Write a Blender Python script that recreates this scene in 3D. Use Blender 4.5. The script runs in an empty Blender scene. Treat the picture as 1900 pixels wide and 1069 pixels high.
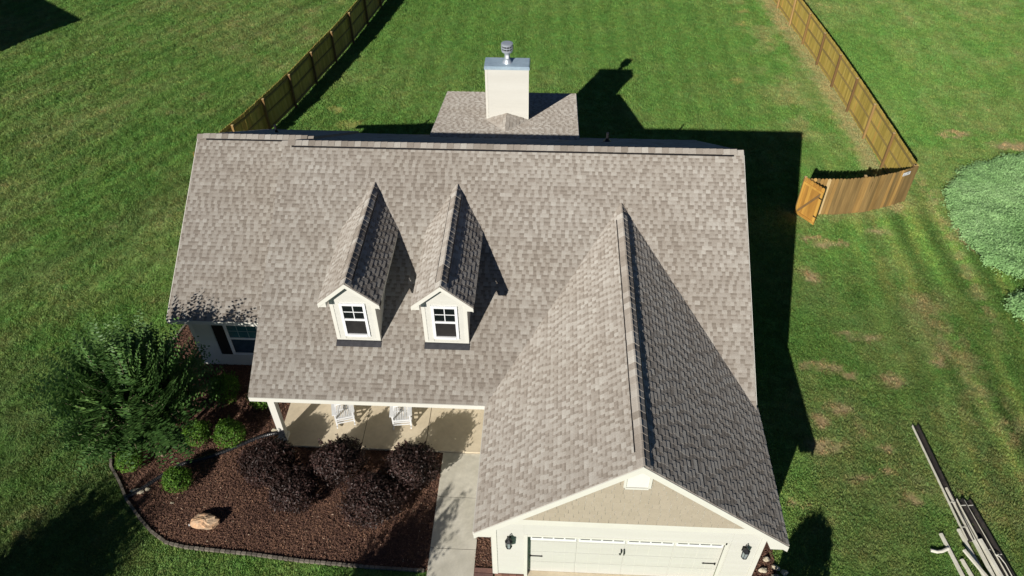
import bpy, math, random
import numpy as np
from mathutils import Vector, Matrix, Quaternion

random.seed(7)
rng = np.random.RandomState(11)
S = bpy.context.scene
COL = S.collection
PI = math.pi

# ------------------------------------------------------------------ camera
def cam_axes(pitch, yaw, roll):
    cp, sp = math.cos(pitch), math.sin(pitch)
    f = Vector((math.sin(yaw) * cp, math.cos(yaw) * cp, -sp))
    r = Vector((math.cos(yaw), -math.sin(yaw), 0))
    u = r.cross(f)
    r2 = math.cos(roll) * r + math.sin(roll) * u
    u2 = -math.sin(roll) * r + math.cos(roll) * u
    return r2, u2, f
CAM = Vector((1.133, -9.677, 19.743))
r_, u_, f_ = cam_axes(0.756, -0.058, -0.011)
cd = bpy.data.cameras.new("camera")
cd.sensor_width = 36.0
cd.lens = 1.425 * 36000 / 1900
cd.clip_start = 0.1
cd.clip_end = 1000
cam = bpy.data.objects.new("camera", cd)
COL.objects.link(cam)
cam.matrix_world = Matrix(((r_.x, u_.x, -f_.x, CAM.x), (r_.y, u_.y, -f_.y, CAM.y), (r_.z, u_.z, -f_.z, CAM.z), (0, 0, 0, 1)))
S.camera = cam

# ------------------------------------------------------------------ sky and sun
SUN = Vector((0.91, 1.80, -1.0)).normalized()          # direction the light travels
SUN_EL = math.asin(-SUN.z)
SUN_AZ = math.atan2(-SUN.x, -SUN.y)                    # clockwise from +Y
w = bpy.data.worlds.new("World")
S.world = w
w.use_nodes = True
nt = w.node_tree
bg = nt.nodes["Background"]
sky = nt.nodes.new("ShaderNodeTexSky")
sky.sky_type = 'NISHITA'
sky.sun_disc = False
sky.sun_elevation = SUN_EL
sky.sun_rotation = SUN_AZ % (2 * PI)
sky.air_density = 0.38
sky.dust_density = 0.0
sky.ozone_density = 3.0
nt.links.new(sky.outputs[0], bg.inputs[0])
bg.inputs[1].default_value = 0.055
sl = bpy.data.lights.new("sun", 'SUN')
sl.energy = 4.9
sl.angle = math.radians(0.5)
sl.color = (1.0, 0.95, 0.88)
sun = bpy.data.objects.new("sun", sl)
COL.objects.link(sun)
sun.rotation_euler = SUN.to_track_quat('-Z', 'Y').to_euler()
sun.location = (-20, -35, 25)
S.view_settings.view_transform = 'Standard'
S.view_settings.look = 'None'
S.view_settings.exposure = 0.3
S.view_settings.gamma = 1.0
S.view_settings.use_curve_mapping = False
S.render.engine = 'CYCLES'

# ------------------------------------------------------------------ materials
def mat(name, c1, c2=None, scale=6.0, rough=0.8, metal=0.0, bump=0.0, bscale=60.0, fine=0.0, fscale=90.0,
        attr=None, ramp=None, rnd=False, stretch=None, transl=0.0, spec=0.4, attype='GEOMETRY', colattr=None, detail=6.0, drough=0.0):
    m = bpy.data.materials.new(name)
    m.use_nodes = True
    t = m.node_tree
    N, Lk = t.nodes, t.links
    b = N["Principled BSDF"]
    out = N["Material Output"]
    b.inputs["Roughness"].default_value = rough
    b.inputs["Metallic"].default_value = metal
    b.inputs["Diffuse Roughness"].default_value = drough
    b.inputs["Specular IOR Level"].default_value = spec
    geo = N.new("ShaderNodeNewGeometry")
    pos = geo.outputs["Position"]
    if stretch:
        mp = N.new("ShaderNodeMapping")
        mp.inputs["Scale"].default_value = stretch
        Lk.new(pos, mp.inputs[0])
        pos = mp.outputs[0]
    def noise(sc, det=detail, src=None):
        n = N.new("ShaderNodeTexNoise")
        n.inputs["Scale"].default_value = sc
        n.inputs["Detail"].default_value = det
        n.inputs["Roughness"].default_value = 0.6
        Lk.new(src or pos, n.inputs["Vector"])
        return n.outputs["Fac"]
    def rng_(src, a, bb, lo, hi):
        r = N.new("ShaderNodeMapRange")
        r.inputs[1].default_value, r.inputs[2].default_value, r.inputs[3].default_value, r.inputs[4].default_value = a, bb, lo, hi
        Lk.new(src, r.inputs[0])
        return r.outputs[0]
    if colattr:
        a = N.new("ShaderNodeAttribute")
        a.attribute_type = attype
        a.attribute_name = colattr
        col = a.outputs["Color"]
    elif ramp:
        cr = N.new("ShaderNodeValToRGB")
        el = cr.color_ramp.elements
        el[0].position, el[0].color = ramp[0][0], (*ramp[0][1], 1)
        el[1].position, el[1].color = ramp[-1][0], (*ramp[-1][1], 1)
        for p, c in ramp[1:-1]:
            e = el.new(p)
            e.color = (*c, 1)
        if attr:
            a = N.new("ShaderNodeAttribute")
            a.attribute_type = attype
            a.attribute_name = attr
            Lk.new(a.outputs["Fac"], cr.inputs[0])
        elif rnd:
            oi = N.new("ShaderNodeObjectInfo")
            Lk.new(oi.outputs["Random"], cr.inputs[0])
        else:
            Lk.new(rng_(noise(scale), 0.3, 0.7, 0, 1), cr.inputs[0])
        col = cr.outputs[0]
    else:
        mx = N.new("ShaderNodeMix")
        mx.data_type = 'RGBA'
        mx.inputs[6].default_value = (*c1, 1)
        mx.inputs[7].default_value = (*(c2 or [x * 0.88 for x in c1]), 1)
        Lk.new(rng_(noise(scale), 0.35, 0.65, 0, 1), mx.inputs[0])
        col = mx.outputs[2]
    if (ramp or colattr) and c2:           # large blotches on top of the ramp
        mx = N.new("ShaderNodeMix")
        mx.data_type = 'RGBA'
        mx.blend_type = 'MULTIPLY'
        mx.inputs[7].default_value = (*c2, 1)
        Lk.new(col, mx.inputs[6])
        Lk.new(rng_(noise(scale), 0.4, 0.7, 0, 1), mx.inputs[0])
        col = mx.outputs[2]
    if fine:
        hs = N.new("ShaderNodeHueSaturation")
        Lk.new(col, hs.inputs["Color"])
        Lk.new(rng_(noise(fscale, 3.0), 0.3, 0.7, 1 - fine, 1 + fine), hs.inputs["Value"])
        col = hs.outputs[0]
    Lk.new(col, b.inputs["Base Color"])
    if bump:
        bp = N.new("ShaderNodeBump")
        bp.inputs["Strength"].default_value = 1.0
        bp.inputs["Distance"].default_value = bump
        Lk.new(noise(bscale, 4.0), bp.inputs["Height"])
        Lk.new(bp.outputs[0], b.inputs["Normal"])
    if transl:
        tr = N.new("ShaderNodeBsdfTranslucent")
        Lk.new(col, tr.inputs[0])
        ms = N.new("ShaderNodeMixShader")
        ms.inputs[0].default_value = transl
        Lk.new(b.outputs[0], ms.inputs[1])
        Lk.new(tr.outputs[0], ms.inputs[2])
        Lk.new(ms.outputs[0], out.inputs[0])
    return m

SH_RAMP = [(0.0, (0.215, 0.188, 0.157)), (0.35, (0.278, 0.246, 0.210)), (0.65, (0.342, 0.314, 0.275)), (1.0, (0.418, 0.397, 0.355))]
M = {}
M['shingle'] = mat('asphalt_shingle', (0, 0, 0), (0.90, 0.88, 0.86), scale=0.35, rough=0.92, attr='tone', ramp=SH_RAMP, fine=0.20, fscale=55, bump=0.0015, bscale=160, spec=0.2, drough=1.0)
M['deck'] = mat('roof_underlay', (0.24, 0.20, 0.17), rough=0.95)
M['siding'] = mat('cream_siding', (0.545, 0.538, 0.490), (0.515, 0.506, 0.456), scale=1.4, rough=0.62, fine=0.03, fscale=30, bump=0.002, bscale=40, stretch=(0.3, 0.3, 3))
M['trim'] = mat('cream_trim', (0.62, 0.608, 0.545), (0.595, 0.582, 0.52), scale=2.0, rough=0.55, fine=0.02)
M['shake'] = mat('tan_shake', (0, 0, 0), rough=0.75, rnd=True, ramp=[(0, (0.350, 0.300, 0.228)), (1, (0.375, 0.322, 0.248))], fine=0.05, fscale=20, bump=0.002, bscale=60)
M['vinyl'] = mat('white_vinyl', (0.72, 0.73, 0.73), (0.69, 0.70, 0.70), rough=0.4)
M['glass'] = mat('window_glass', (0.006, 0.008, 0.008), (0.010, 0.014, 0.014), scale=1.0, rough=0.04, spec=0.6)
M['screen'] = mat('insect_screen', (0.018, 0.017, 0.017), (0.028, 0.026, 0.025), scale=4.0, rough=0.5, spec=0.2)
M['glass_teal'] = mat('sky_reflection_glass', (0.035, 0.11, 0.125), (0.05, 0.15, 0.165), scale=3.0, rough=0.06, spec=0.9)  # teal sky reflection painted into the glass colour
M['black'] = mat('black_shutter', (0.008, 0.007, 0.008), rough=0.6)
M['iron'] = mat('black_iron', (0.012, 0.012, 0.013), rough=0.45)
M['flash'] = mat('dark_flashing', (0.02, 0.02, 0.024), (0.035, 0.035, 0.04), rough=0.6, scale=8)
M['rubber'] = mat('black_rubber', (0.012, 0.013, 0.015), (0.02, 0.02, 0.022), rough=0.38, scale=12)
M['galv'] = mat('galvanised_steel', (0.46, 0.50, 0.54), (0.36, 0.40, 0.44), scale=3.0, rough=0.4, metal=0.35, fine=0.08, fscale=12)
M['galv_top'] = mat('painted_steel_cap', (0.36, 0.46, 0.53), (0.28, 0.37, 0.44), scale=2.2, rough=0.45, metal=0.1, fine=0.06, fscale=8)
M['concrete'] = mat('concrete', (0.63, 0.545, 0.40), (0.53, 0.45, 0.32), scale=1.3, rough=0.85, fine=0.06, fscale=8, bump=0.002, bscale=120)
M['walk'] = mat('walk_concrete', (0.58, 0.55, 0.46), (0.45, 0.425, 0.345), scale=1.8, rough=0.88, fine=0.08, fscale=7, bump=0.002, bscale=120)
M['joint'] = mat('joint_filler', (0.10, 0.08, 0.06), rough=0.95)
M['brick'] = mat('reddish_brick', (0, 0, 0), rough=0.85, rnd=True, ramp=[(0, (0.14, 0.06, 0.045)), (1, (0.24, 0.12, 0.09))], fine=0.15, fscale=30)
M['edging'] = mat('grey_edging', (0, 0, 0), rough=0.9, rnd=True, ramp=[(0, (0.11, 0.095, 0.075)), (1, (0.19, 0.165, 0.13))], fine=0.15, fscale=25)
M['mulch'] = mat('mulch_soil', (0.085, 0.042, 0.028), (0.150, 0.082, 0.052), scale=9.0, rough=0.95, fine=0.5, fscale=45, bump=0.03, bscale=40)
M['chip'] = mat('mulch_chip', (0, 0, 0), rough=0.9, attr='tone', attype='INSTANCER',
                ramp=[(0, (0.045, 0.022, 0.018)), (0.45, (0.150, 0.076, 0.050)), (0.8, (0.31, 0.175, 0.105)), (1, (0.55, 0.42, 0.30))])
M['ground'] = mat('lawn_soil', (0, 0, 0), (0.80, 0.82, 0.78), scale=0.9, rough=0.95, colattr='gcol', fine=0.38, fscale=14, bump=0.02, bscale=26, spec=0.1)
M['grass'] = mat('grass_blade', (0, 0, 0), rough=0.6, colattr='gcol', attype='INSTANCER', transl=0.30, spec=0.25, fine=0.12, fscale=40)
M['crop'] = mat('crop_leaf', (0, 0, 0), rough=0.65, attr='tone', attype='INSTANCER', transl=0.25, spec=0.2,
                ramp=[(0, (0.19, 0.37, 0.12)), (0.6, (0.34, 0.56, 0.23)), (1, (0.48, 0.68, 0.34))])
M['cropsoil'] = mat('crop_soil', (0.02, 0.045, 0.014), (0.03, 0.06, 0.02), scale=8, rough=0.95)
M['box'] = mat('boxwood_leaf', (0, 0, 0), rough=0.55, attr='tone', transl=0.25, spec=0.3,
               ramp=[(0, (0.035, 0.085, 0.010)), (0.6, (0.085, 0.19, 0.018)), (1, (0.17, 0.32, 0.035))])
M['lor'] = mat('purple_leaf', (0, 0, 0), rough=0.5, attr='tone', transl=0.10, spec=0.32,
               ramp=[(0, (0.014, 0.009, 0.007)), (0.6, (0.038, 0.021, 0.017)), (0.9, (0.074, 0.038, 0.032)), (1, (0.125, 0.105, 0.080))])
M['myrtle'] = mat('myrtle_leaf', (0, 0, 0), rough=0.5, attr='tone', transl=0.25, spec=0.35,
                  ramp=[(0, (0.028, 0.068, 0.018)), (0.6, (0.064, 0.142, 0.034)), (1, (0.160, 0.275, 0.070))])
M['bark'] = mat('pale_bark', (0.36, 0.29, 0.20), (0.24, 0.18, 0.12), scale=14, rough=0.8)
M['twig'] = mat('dark_twig', (0.05, 0.035, 0.022), rough=0.9)
M['rock'] = mat('tan_rock', (0.60, 0.36, 0.20), (0.40, 0.30, 0.20), scale=5.0, rough=0.85, fine=0.2, fscale=12, bump=0.03, bscale=9)
M['palerock'] = mat('pale_rock', (0.55, 0.50, 0.38), (0.36, 0.30, 0.2), scale=12.0, rough=0.85, bump=0.01, bscale=25)
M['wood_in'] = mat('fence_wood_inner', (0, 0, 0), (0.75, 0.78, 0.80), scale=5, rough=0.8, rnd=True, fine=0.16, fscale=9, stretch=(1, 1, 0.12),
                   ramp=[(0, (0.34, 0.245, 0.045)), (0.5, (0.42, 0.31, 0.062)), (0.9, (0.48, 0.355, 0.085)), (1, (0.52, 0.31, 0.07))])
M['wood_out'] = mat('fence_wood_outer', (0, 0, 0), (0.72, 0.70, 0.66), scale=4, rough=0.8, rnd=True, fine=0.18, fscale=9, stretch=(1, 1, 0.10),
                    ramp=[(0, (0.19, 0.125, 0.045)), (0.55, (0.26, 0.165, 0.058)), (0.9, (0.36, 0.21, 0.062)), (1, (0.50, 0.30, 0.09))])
M['wood_orange'] = mat('gate_wood', (0, 0, 0), (0.72, 0.66, 0.6), scale=4, rough=0.75, rnd=True, fine=0.16, fscale=9, stretch=(1, 1, 0.12),
                       ramp=[(0, (0.37, 0.19, 0.035)), (1, (0.52, 0.29, 0.055))])
M['wood_pale'] = mat('pale_cut_wood', (0.55, 0.40, 0.19), (0.45, 0.32, 0.15), scale=5, rough=0.8)
M['wood_post'] = mat('fence_post_wood', (0, 0, 0), rough=0.85, rnd=True, fine=0.15, fscale=8, stretch=(1, 1, 0.15),
                     ramp=[(0, (0.14, 0.080, 0.030)), (0.7, (0.21, 0.125, 0.042)), (1, (0.34, 0.22, 0.085))])
M['rail'] = mat('fence_rail_wood', (0, 0, 0), rough=0.85, rnd=True, fine=0.15, fscale=8,
                ramp=[(0, (0.20, 0.15, 0.045)), (1, (0.27, 0.20, 0.062))])
M['white'] = mat('white_paint', (0.72, 0.73, 0.73), (0.67, 0.685, 0.69), scale=6, rough=0.5)
M['alu'] = mat('cream_aluminium', (0.70, 0.68, 0.58), (0.60, 0.58, 0.48), scale=3, rough=0.42, fine=0.05, fscale=10)
M['gutter_in'] = mat('dark_gutter_inside', (0.018, 0.017, 0.017), (0.045, 0.038, 0.032), scale=6, rough=0.7, fine=0.3, fscale=14)
M['print'] = mat('dark_print', (0.05, 0.05, 0.055), rough=0.7)
M['lantern_glass'] = mat('lantern_glass', (0.30, 0.34, 0.35), (0.22, 0.25, 0.26), rough=0.15, spec=0.8)
M['nroof'] = mat('neighbour_roof', (0.20, 0.17, 0.15), rough=0.9)

# ------------------------------------------------------------------ mesh helpers
def V(*a):
    return Vector(a)
class MB:
    def __init__(s):
        s.v, s.f, s.t = [], [], []
    def face(s, pts, tone=0.5):
        i = len(s.v)
        s.v += [tuple(p) for p in pts]
        s.f.append(tuple(range(i, i + len(pts))))
        s.t.append(tone)
    def prism(s, poly, vec, tone=0.5):
        vec = Vector(vec)
        a = [Vector(p) for p in poly]
        n = Vector((0, 0, 0))
        for k in range(len(a)):
            n += a[k].cross(a[(k + 1) % len(a)])
        if n.dot(vec) > 0:
            a = a[::-1]
        b = [p + vec for p in a]
        i = len(s.v)
        k = len(a)
        s.v += [tuple(p) for p in a + b]
        s.f.append(tuple(range(i, i + k)))
        s.f.append(tuple(range(i + 2 * k - 1, i + k - 1, -1)))
        for j in range(k):
            j2 = (j + 1) % k
            s.f.append((i + j2, i + j, i + k + j, i + k + j2))
        s.t += [tone] * (k + 2)
        return s
    def box(s, x0, y0, z0, x1, y1, z1):
        return s.prism([(x0, y0, z0), (x1, y0, z0), (x1, y1, z0), (x0, y1, z0)], (0, 0, z1 - z0))
    def bar(s, p, q, w_, h_, up=(0, 0, 1)):
        p, q = Vector(p), Vector(q)
        d = (q - p).normalized()
        sd = d.cross(Vector(up))
        if sd.length < 1e-4:
            sd = d.cross(Vector((1, 0, 0)))
        sd.normalize()
        u2 = sd.cross(d)
        a = [p + sd * (sx * w_ / 2) + u2 * (sy * h_ / 2) for sx, sy in ((-1, -1), (1, -1), (1, 1), (-1, 1))]
        return s.prism(a, q - p)
    def tube(s, path, r, n=8, caps=True):
        path = [Vector(p) for p in path]
        rs = r if isinstance(r, (list, tuple)) else [r] * len(path)
        rings = []
        for k, p in enumerate(path):
            d = (path[min(k + 1, len(path) - 1)] - path[max(k - 1, 0)]).normalized()
            a = d.cross(Vector((0, 0, 1)))
            if a.length < 1e-3:
                a = d.cross(Vector((0, 1, 0)))
            a.normalize()
            b = d.cross(a)
            i = len(s.v)
            for j in range(n):
                th = 2 * PI * j / n
                s.v.append(tuple(p + (a * math.cos(th) + b * math.sin(th)) * rs[k]))
            rings.append(i)
        for k in range(len(path) - 1):
            for j in range(n):
                j2 = (j + 1) % n
                s.f.append((rings[k] + j, rings[k] + j2, rings[k + 1] + j2, rings[k + 1] + j))
                s.t.append(0.5)
        if caps:
            s.f.append(tuple(rings[0] + j for j in range(n))[::-1])
            s.f.append(tuple(rings[-1] + j for j in range(n)))
            s.t += [0.5, 0.5]
        return s
    def lathe(s, prof, cx, cy, n=20):
        i = len(s.v)
        for r, z in prof:
            for j in range(n):
                th = 2 * PI * j / n
                s.v.append((cx + r * math.cos(th), cy + r * math.sin(th), z))
        for k in range(len(prof) - 1):
            for j in range(n):
                j2 = (j + 1) % n
                s.f.append((i + k * n + j, i + k * n + j2, i + (k + 1) * n + j2, i + (k + 1) * n + j))
                s.t.append(0.5)
        s.f.append(tuple(i + (len(prof) - 1) * n + j for j in range(n)))
        s.f.append(tuple(i + j for j in range(n))[::-1])
        s.t += [0.5, 0.5]
        return s
    def mesh(s, name, m, off=(0, 0, 0), tone=False):
        me = bpy.data.meshes.new(name)
        o = Vector(off)
        me.from_pydata([tuple(Vector(v) - o) for v in s.v], [], s.f)
        if tone:
            a = me.attributes.new('tone', 'FLOAT', 'FACE')
            a.data.foreach_set('value', s.t)
        me.materials.append(M[m] if isinstance(m, str) else m)
        return me
    def build(s, name, m, parent=None, tone=False, smooth=False, kind=None, label=None):
        off = (0, 0, 0)
        if parent is not None:
            pl = wloc(parent)
            off = pl
        me = s.mesh(name, m, off, tone)
        if smooth:
            me.polygons.foreach_set('use_smooth', [True] * len(me.polygons))
        return link(name, me, parent, kind=kind, label=label)
def wloc(o):
    l = Vector((0, 0, 0))
    while o is not None:
        l += o.location
        o = o.parent
    return l
def link(name, me, parent=None, loc=None, kind=None, label=None, mat_=None):
    o = bpy.data.objects.new(name, me)
    COL.objects.link(o)
    o.parent = parent
    if loc is not None:
        o.location = loc
    if mat_ is not None:
        o.matrix_local = mat_
    if kind:
        o['kind'] = kind
    if label:
        o['label'] = label
    return o
def thing(name, label, cat, loc=(0, 0, 0), rz=0.0, group=None):
    o = bpy.data.objects.new(name, None)
    COL.objects.link(o)
    o.location = loc
    o.rotation_euler = (0, 0, rz)
    o.empty_display_size = 0.2
    return tag(o, label, cat, group)
def tag(o, label, cat, group=None):
    o['label'] = label
    o['category'] = cat
    if group:
        o['group'] = group
    return o
def copy_tree(o, parent=None):
    c = o.copy()
    COL.objects.link(c)
    c.parent = parent
    for ch in list(o.children):
        copy_tree(ch, c)
    return c
def np_mesh(name, verts, faces, m, tone=None, smooth=False):
    verts = np.asarray(verts, np.float32)
    faces = np.asarray(faces, np.int32)
    me = bpy.data.meshes.new(name)
    n, k = faces.shape
    me.vertices.add(len(verts))
    me.vertices.foreach_set('co', verts.ravel())
    me.loops.add(n * k)
    me.loops.foreach_set('vertex_index', faces.ravel())
    me.polygons.add(n)
    me.polygons.foreach_set('loop_start', np.arange(0, n * k, k, dtype=np.int32))
    me.update(calc_edges=True)
    if tone is not None:
        a = me.attributes.new('tone', 'FLOAT', 'FACE')
        a.data.foreach_set('value', np.asarray(tone, np.float32))
    me.polygons.foreach_set('use_smooth', [bool(smooth)] * n)
    me.materials.append(M[m])
    me.validate()
    return me

# numpy value noise
def vnoise(x, y, sc, seed):
    r = np.random.RandomState(seed)
    g = r.rand(256, 256)
    fx, fy = x * sc + 1000, y * sc + 1000
    ix, iy = np.floor(fx).astype(int), np.floor(fy).astype(int)
    tx, ty = fx - ix, fy - iy
    tx, ty = tx * tx * (3 - 2 * tx), ty * ty * (3 - 2 * ty)
    a = g[ix % 256, iy % 256]; b = g[(ix + 1) % 256, iy % 256]
    c = g[ix % 256, (iy + 1) % 256]; d = g[(ix + 1) % 256, (iy + 1) % 256]
    return (a * (1 - tx) + b * tx) * (1 - ty) + (c * (1 - tx) + d * tx) * ty
def fbm(x, y, sc, seed, octv=4):
    s, a, t = 0, 1.0, 0
    for k in range(octv):
        s = s + a * vnoise(x, y, sc * 2 ** k, seed + k)
        t += a
        a *= 0.55
    return s / t
def inpoly(x, y, poly):
    x, y = np.asarray(x), np.asarray(y)
    r = np.zeros(x.shape, bool)
    n = len(poly)
    for i in range(n):
        x1, y1 = poly[i]
        x2, y2 = poly[(i + 1) % n]
        c = ((y1 > y) != (y2 > y)) & (x < (x2 - x1) * (y - y1) / (y2 - y1 + 1e-12) + x1)
        r ^= c
    return r
def smooth(a, b, x):
    t = np.clip((x - a) / (b - a), 0, 1)
    return t * t * (3 - 2 * t)
def polydist(x, y, pts):
    d = np.full(np.shape(x), 1e9)
    for (x1, y1), (x2, y2) in zip(pts[:-1], pts[1:]):
        dx, dy = x2 - x1, y2 - y1
        t = np.clip(((x - x1) * dx + (y - y1) * dy) / (dx * dx + dy * dy), 0, 1)
        d = np.minimum(d, np.hypot(x - x1 - t * dx, y - y1 - t * dy))
    return d

# ------------------------------------------------------------------ site plan
BED = [(-12.05, 3.7), (-11.94, 3.26), (-11.74, 2.83), (-11.31, 2.38), (-10.78, 1.73), (-10.15, 1.16), (-9.15, 0.49), (-7.87, 0.33),
       (-6.64, 0.26), (-5.26, 0.13), (-3.31, 0.04), (-1.80, 0.01), (-1.80, 3.8), (-6.94, 3.8), (-6.94, 7.05), (-10.3, 7.03), (-11.3, 9.1), (-11.64, 8.76), (-11.9, 7.46), (-12.1, 5.5)]
BED2 = [(-0.54, 0.15), (-0.54, 3.8), (0.0, 3.8), (0.0, 0.15)]
BED3 = [(6.72, -1.2), (6.72, 3.2), (7.5, 3.2), (7.62, -1.2)]
RF = [(16.12, 17.30), (15.98, 20.4), (15.82, 23.8), (15.55, 28.0), (15.2, 32.0), (14.75, 37.0), (14.2, 43.0)]
FF = [(16.12, 17.27), (15.26, 16.86), (14.27, 16.48), (13.01, 16.27), (11.46, 16.24)]
LF = [(-13.7, 17.0), (-13.1, 18.7), (-12.6, 20.1), (-11.95, 22.5), (-11.45, 24.5), (-10.95, 27.0), (-10.5, 29.0), (-10.05, 31.4), (-9.65, 34.0), (-9.2, 37.0), (-8.5, 42.0)]
CROP = [(23.2, 20.8), (21.6, 20.35), (20.5, 19.9), (19.5, 19.25), (18.77, 18.6), (18.19, 17.8), (17.9, 16.9), (17.83, 16.0), (17.80, 14.6), (18.1, 13.3), (18.57, 12.8), (19.4, 12.6), (21, 12.7), (26, 13.0), (29, 15), (29, 21.5), (25, 21.6)]
CROP2 = [(18.5, 11.5), (18.0, 10.95), (18.05, 10.4), (18.6, 9.9), (20.5, 9.7), (22, 11), (20, 11.7)]
BARE = [(10.78, 7.71, .34, .2), (10.07, 7.73, .2, .14), (11.35, 7.5, .32, .2), (10.45, 7.95, .3, .1), (12.7, 7.33, .4, .16), (12.49, 9.29, .3, .16),
        (11.79, 9.32, .3, .15), (10.75, 6.02, .35, .2), (9.92, 4.6, .5, .25), (11.69, 4.52, .25, .15), (10.78, 3.58, .22, .12), (11.44, 3.69, .22, .15),
        (8.65, 2.48, .28, .13), (12.01, 2.77, .3, .15), (11.63, 14.63, .35, .16), (12.3, 14.25, .42, .2), (12.95, 14.3, .2, .12), (9.95, 5.6, .3, .3),
        (-8.54, 22.36, .5, .35), (-9.47, 23.84, .4, .3), (12.67, 36.19, .3, .25), (12.2, 34.31, .3, .25), (10.94, 27.48, .35, .25),
        (14.54, 15.16, .4, .25), (22.6, 21.7, .9, .35), (20.3, 22.6, .7, .3), (17.9, 15.0, .25, .8), (14.5, 8.1, .25, .2), (11.2, 12.4, .25, .3)]

def lawn_color(x, y):
    """albedo of the lawn at ground points"""
    n1 = fbm(x, y, 0.22, 3)
    n2 = fbm(x, y, 0.9, 13, 5)
    n3 = fbm(x, y, 3.5, 23, 4)
    lush = np.array([0.108, 0.215, 0.044]); olive = np.array([0.175, 0.235, 0.072]); dry = np.array([0.33, 0.28, 0.135]); bare = np.array([0.44, 0.29, 0.175])
    dark = np.array([0.095, 0.155, 0.045])
    k = smooth(0.35, 0.72, 0.5 * n1 + 0.5 * n2)
    left = smooth(-8.0, -13.0, x)
    right = smooth(8.0, 11.0, x) * smooth(20.0, 12.0, y) * smooth(17.6, 15.5, x)
    far_right = smooth(15.8, 16.4, x) * smooth(14.0, 20.0, y)
    k = np.clip(k * (0.45 + 0.50 * left + 0.5 * right + 0.4 * far_right), 0, 1)
    c = lush[None] * (1 - k[:, None]) + olive[None] * k[:, None]
    # darker weedier streak across the left lawn
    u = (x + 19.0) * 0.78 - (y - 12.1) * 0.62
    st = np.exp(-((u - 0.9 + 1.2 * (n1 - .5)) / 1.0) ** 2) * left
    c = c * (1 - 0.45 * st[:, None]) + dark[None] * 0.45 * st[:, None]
    ua, va = x * 0.87 - y * 0.50, x * 0.50 + y * 0.87
    an = fbm(ua * 1.5, va * 0.16, 1.0, 303, 4) - .5
    an2 = fbm(ua * 4.0, va * 0.5, 1.0, 313, 3) - .5
    kk = np.clip(left * (1.3 * an + .5 * an2), -.5, .8)[:, None]
    c = np.where(kk > 0, c * (1 - kk) + np.array([0.185, 0.22, 0.078])[None] * kk, c * (1 + kk * .55))
    # near left corner richer and darker green
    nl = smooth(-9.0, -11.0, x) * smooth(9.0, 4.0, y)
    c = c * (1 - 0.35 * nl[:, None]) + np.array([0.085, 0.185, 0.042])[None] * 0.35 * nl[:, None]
    # dry thatch
    d = smooth(0.60, 0.80, 0.45 * n2 + 0.35 * n3 + 0.2 * n1) * (0.25 + 0.5 * left + 0.75 * right + 0.35 * far_right)
    # mowing stripes
    bend = np.where(y < 17, 0.16 * (17 - y) * 0.55, 0.0)
    xs = x + bend * (x > 8)
    ph = xs / 0.62 + 0.5 * fbm(x, y, 0.05, 55, 2)
    s = np.sin(PI * ph)
    amp = 0.065 * (x > -9) * (y > 17.5) * (x < 15.6) + 0.16 * smooth(10, 15, x) * (y < 18) + 0.045 * (x > 15.6) * (y >= 18)
    ul = x * 0.85 - y * 0.50
    s2 = np.sin(PI * ul / 0.55 + 2.2 * fbm(x, y, 0.15, 77, 3)) * 0.09 * left
    sn = fbm(xs * 3.0, y * 0.25, 1.0, 91, 3)
    tr = 0.30 * smooth(14.3, 15.6, x) * smooth(18.5, 15.5, y) * (.55 + .9 * (n1 - .25))
    s3 = np.sin(2 * PI * (x + .035 * (y - 10)) / 1.15 + 1.2 * fbm(x, y, .12, 88, 2))
    c = c * (1 + tr * s3)[:, None]
    c[:, 0] *= 1 + .5 * np.clip(tr * s3, 0, 1)
    streak = smooth(0.56, 0.76, sn) * smooth(12.2, 14.5, x) * smooth(24, 18, y)
    c = c * (1 + amp * np.sign(s) * np.abs(s) ** .5 + s2)[:, None]
    ylw = np.array([0.24, 0.28, 0.075])
    c = c * (1 - 0.55 * streak[:, None]) + ylw[None] * 0.55 * streak[:, None]
    # dry strip along the inside of the right fence and right of the dormant track
    df = polydist(x, y, RF)
    strip = smooth(1.15, 0.35, df + 0.9 * (n3 - 0.5)) * (x < 16.0)
    track = np.exp(-((x - 14.9 - 0.12 * (12 - y)) / 0.75) ** 2) * smooth(13.5, 10.5, y) * smooth(0.42, 0.62, n2 * .5 + n3 * .5)
    tr2 = np.exp(-((x - 17.25 + 0.05 * (14 - y)) / 0.30) ** 2) * smooth(21, 18, y) * smooth(8, 11, y) * smooth(0.35, 0.55, n3)
    inner = np.exp(-((x - 13.3) / 1.1) ** 2) * smooth(20, 24, y) * smooth(0.45, 0.65, n2)
    ff = smooth(0.9, 0.15, polydist(x, y, FF) + 0.5 * (n3 - 0.5)) * 0.75
    d = np.clip(d + 0.9 * strip + 0.75 * track + 0.8 * tr2 + 0.45 * inner + 0.6 * ff, 0, 1)
    c = c * (1 - 0.8 * d[:, None]) + dry[None] * 0.8 * d[:, None]
    # bare red-brown patches
    b = np.zeros_like(x)
    wx = x + 0.35 * (fbm(x, y, 3.0, 31) - 0.5) * 2
    wy = y + 0.35 * (fbm(x, y, 3.0, 41) - 0.5) * 2
    for (px, py, rx, ry) in BARE:
        q = np.hypot((wx - px) / (rx * 1.25), (wy - py) / (ry * 1.25))
        b = np.maximum(b, smooth(1.35, 0.35, q) * smooth(0.30, 0.55, n3 + 0.18))
    bb = b * (0.85 if True else 1)
    isyel = (y > 19) & (x < 16)
    bc = np.where(isyel[:, None], np.array([0.30, 0.27, 0.09])[None], bare[None])
    c = c * (1 - 0.8 * bb[:, None]) + bc * 0.8 * bb[:, None]
    g = 1.30 - 0.30 * smooth(8, 10, x) * smooth(15, 10, y) - 0.34 * smooth(-8.5, -11, x) * smooth(9.5, 4, y)
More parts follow.
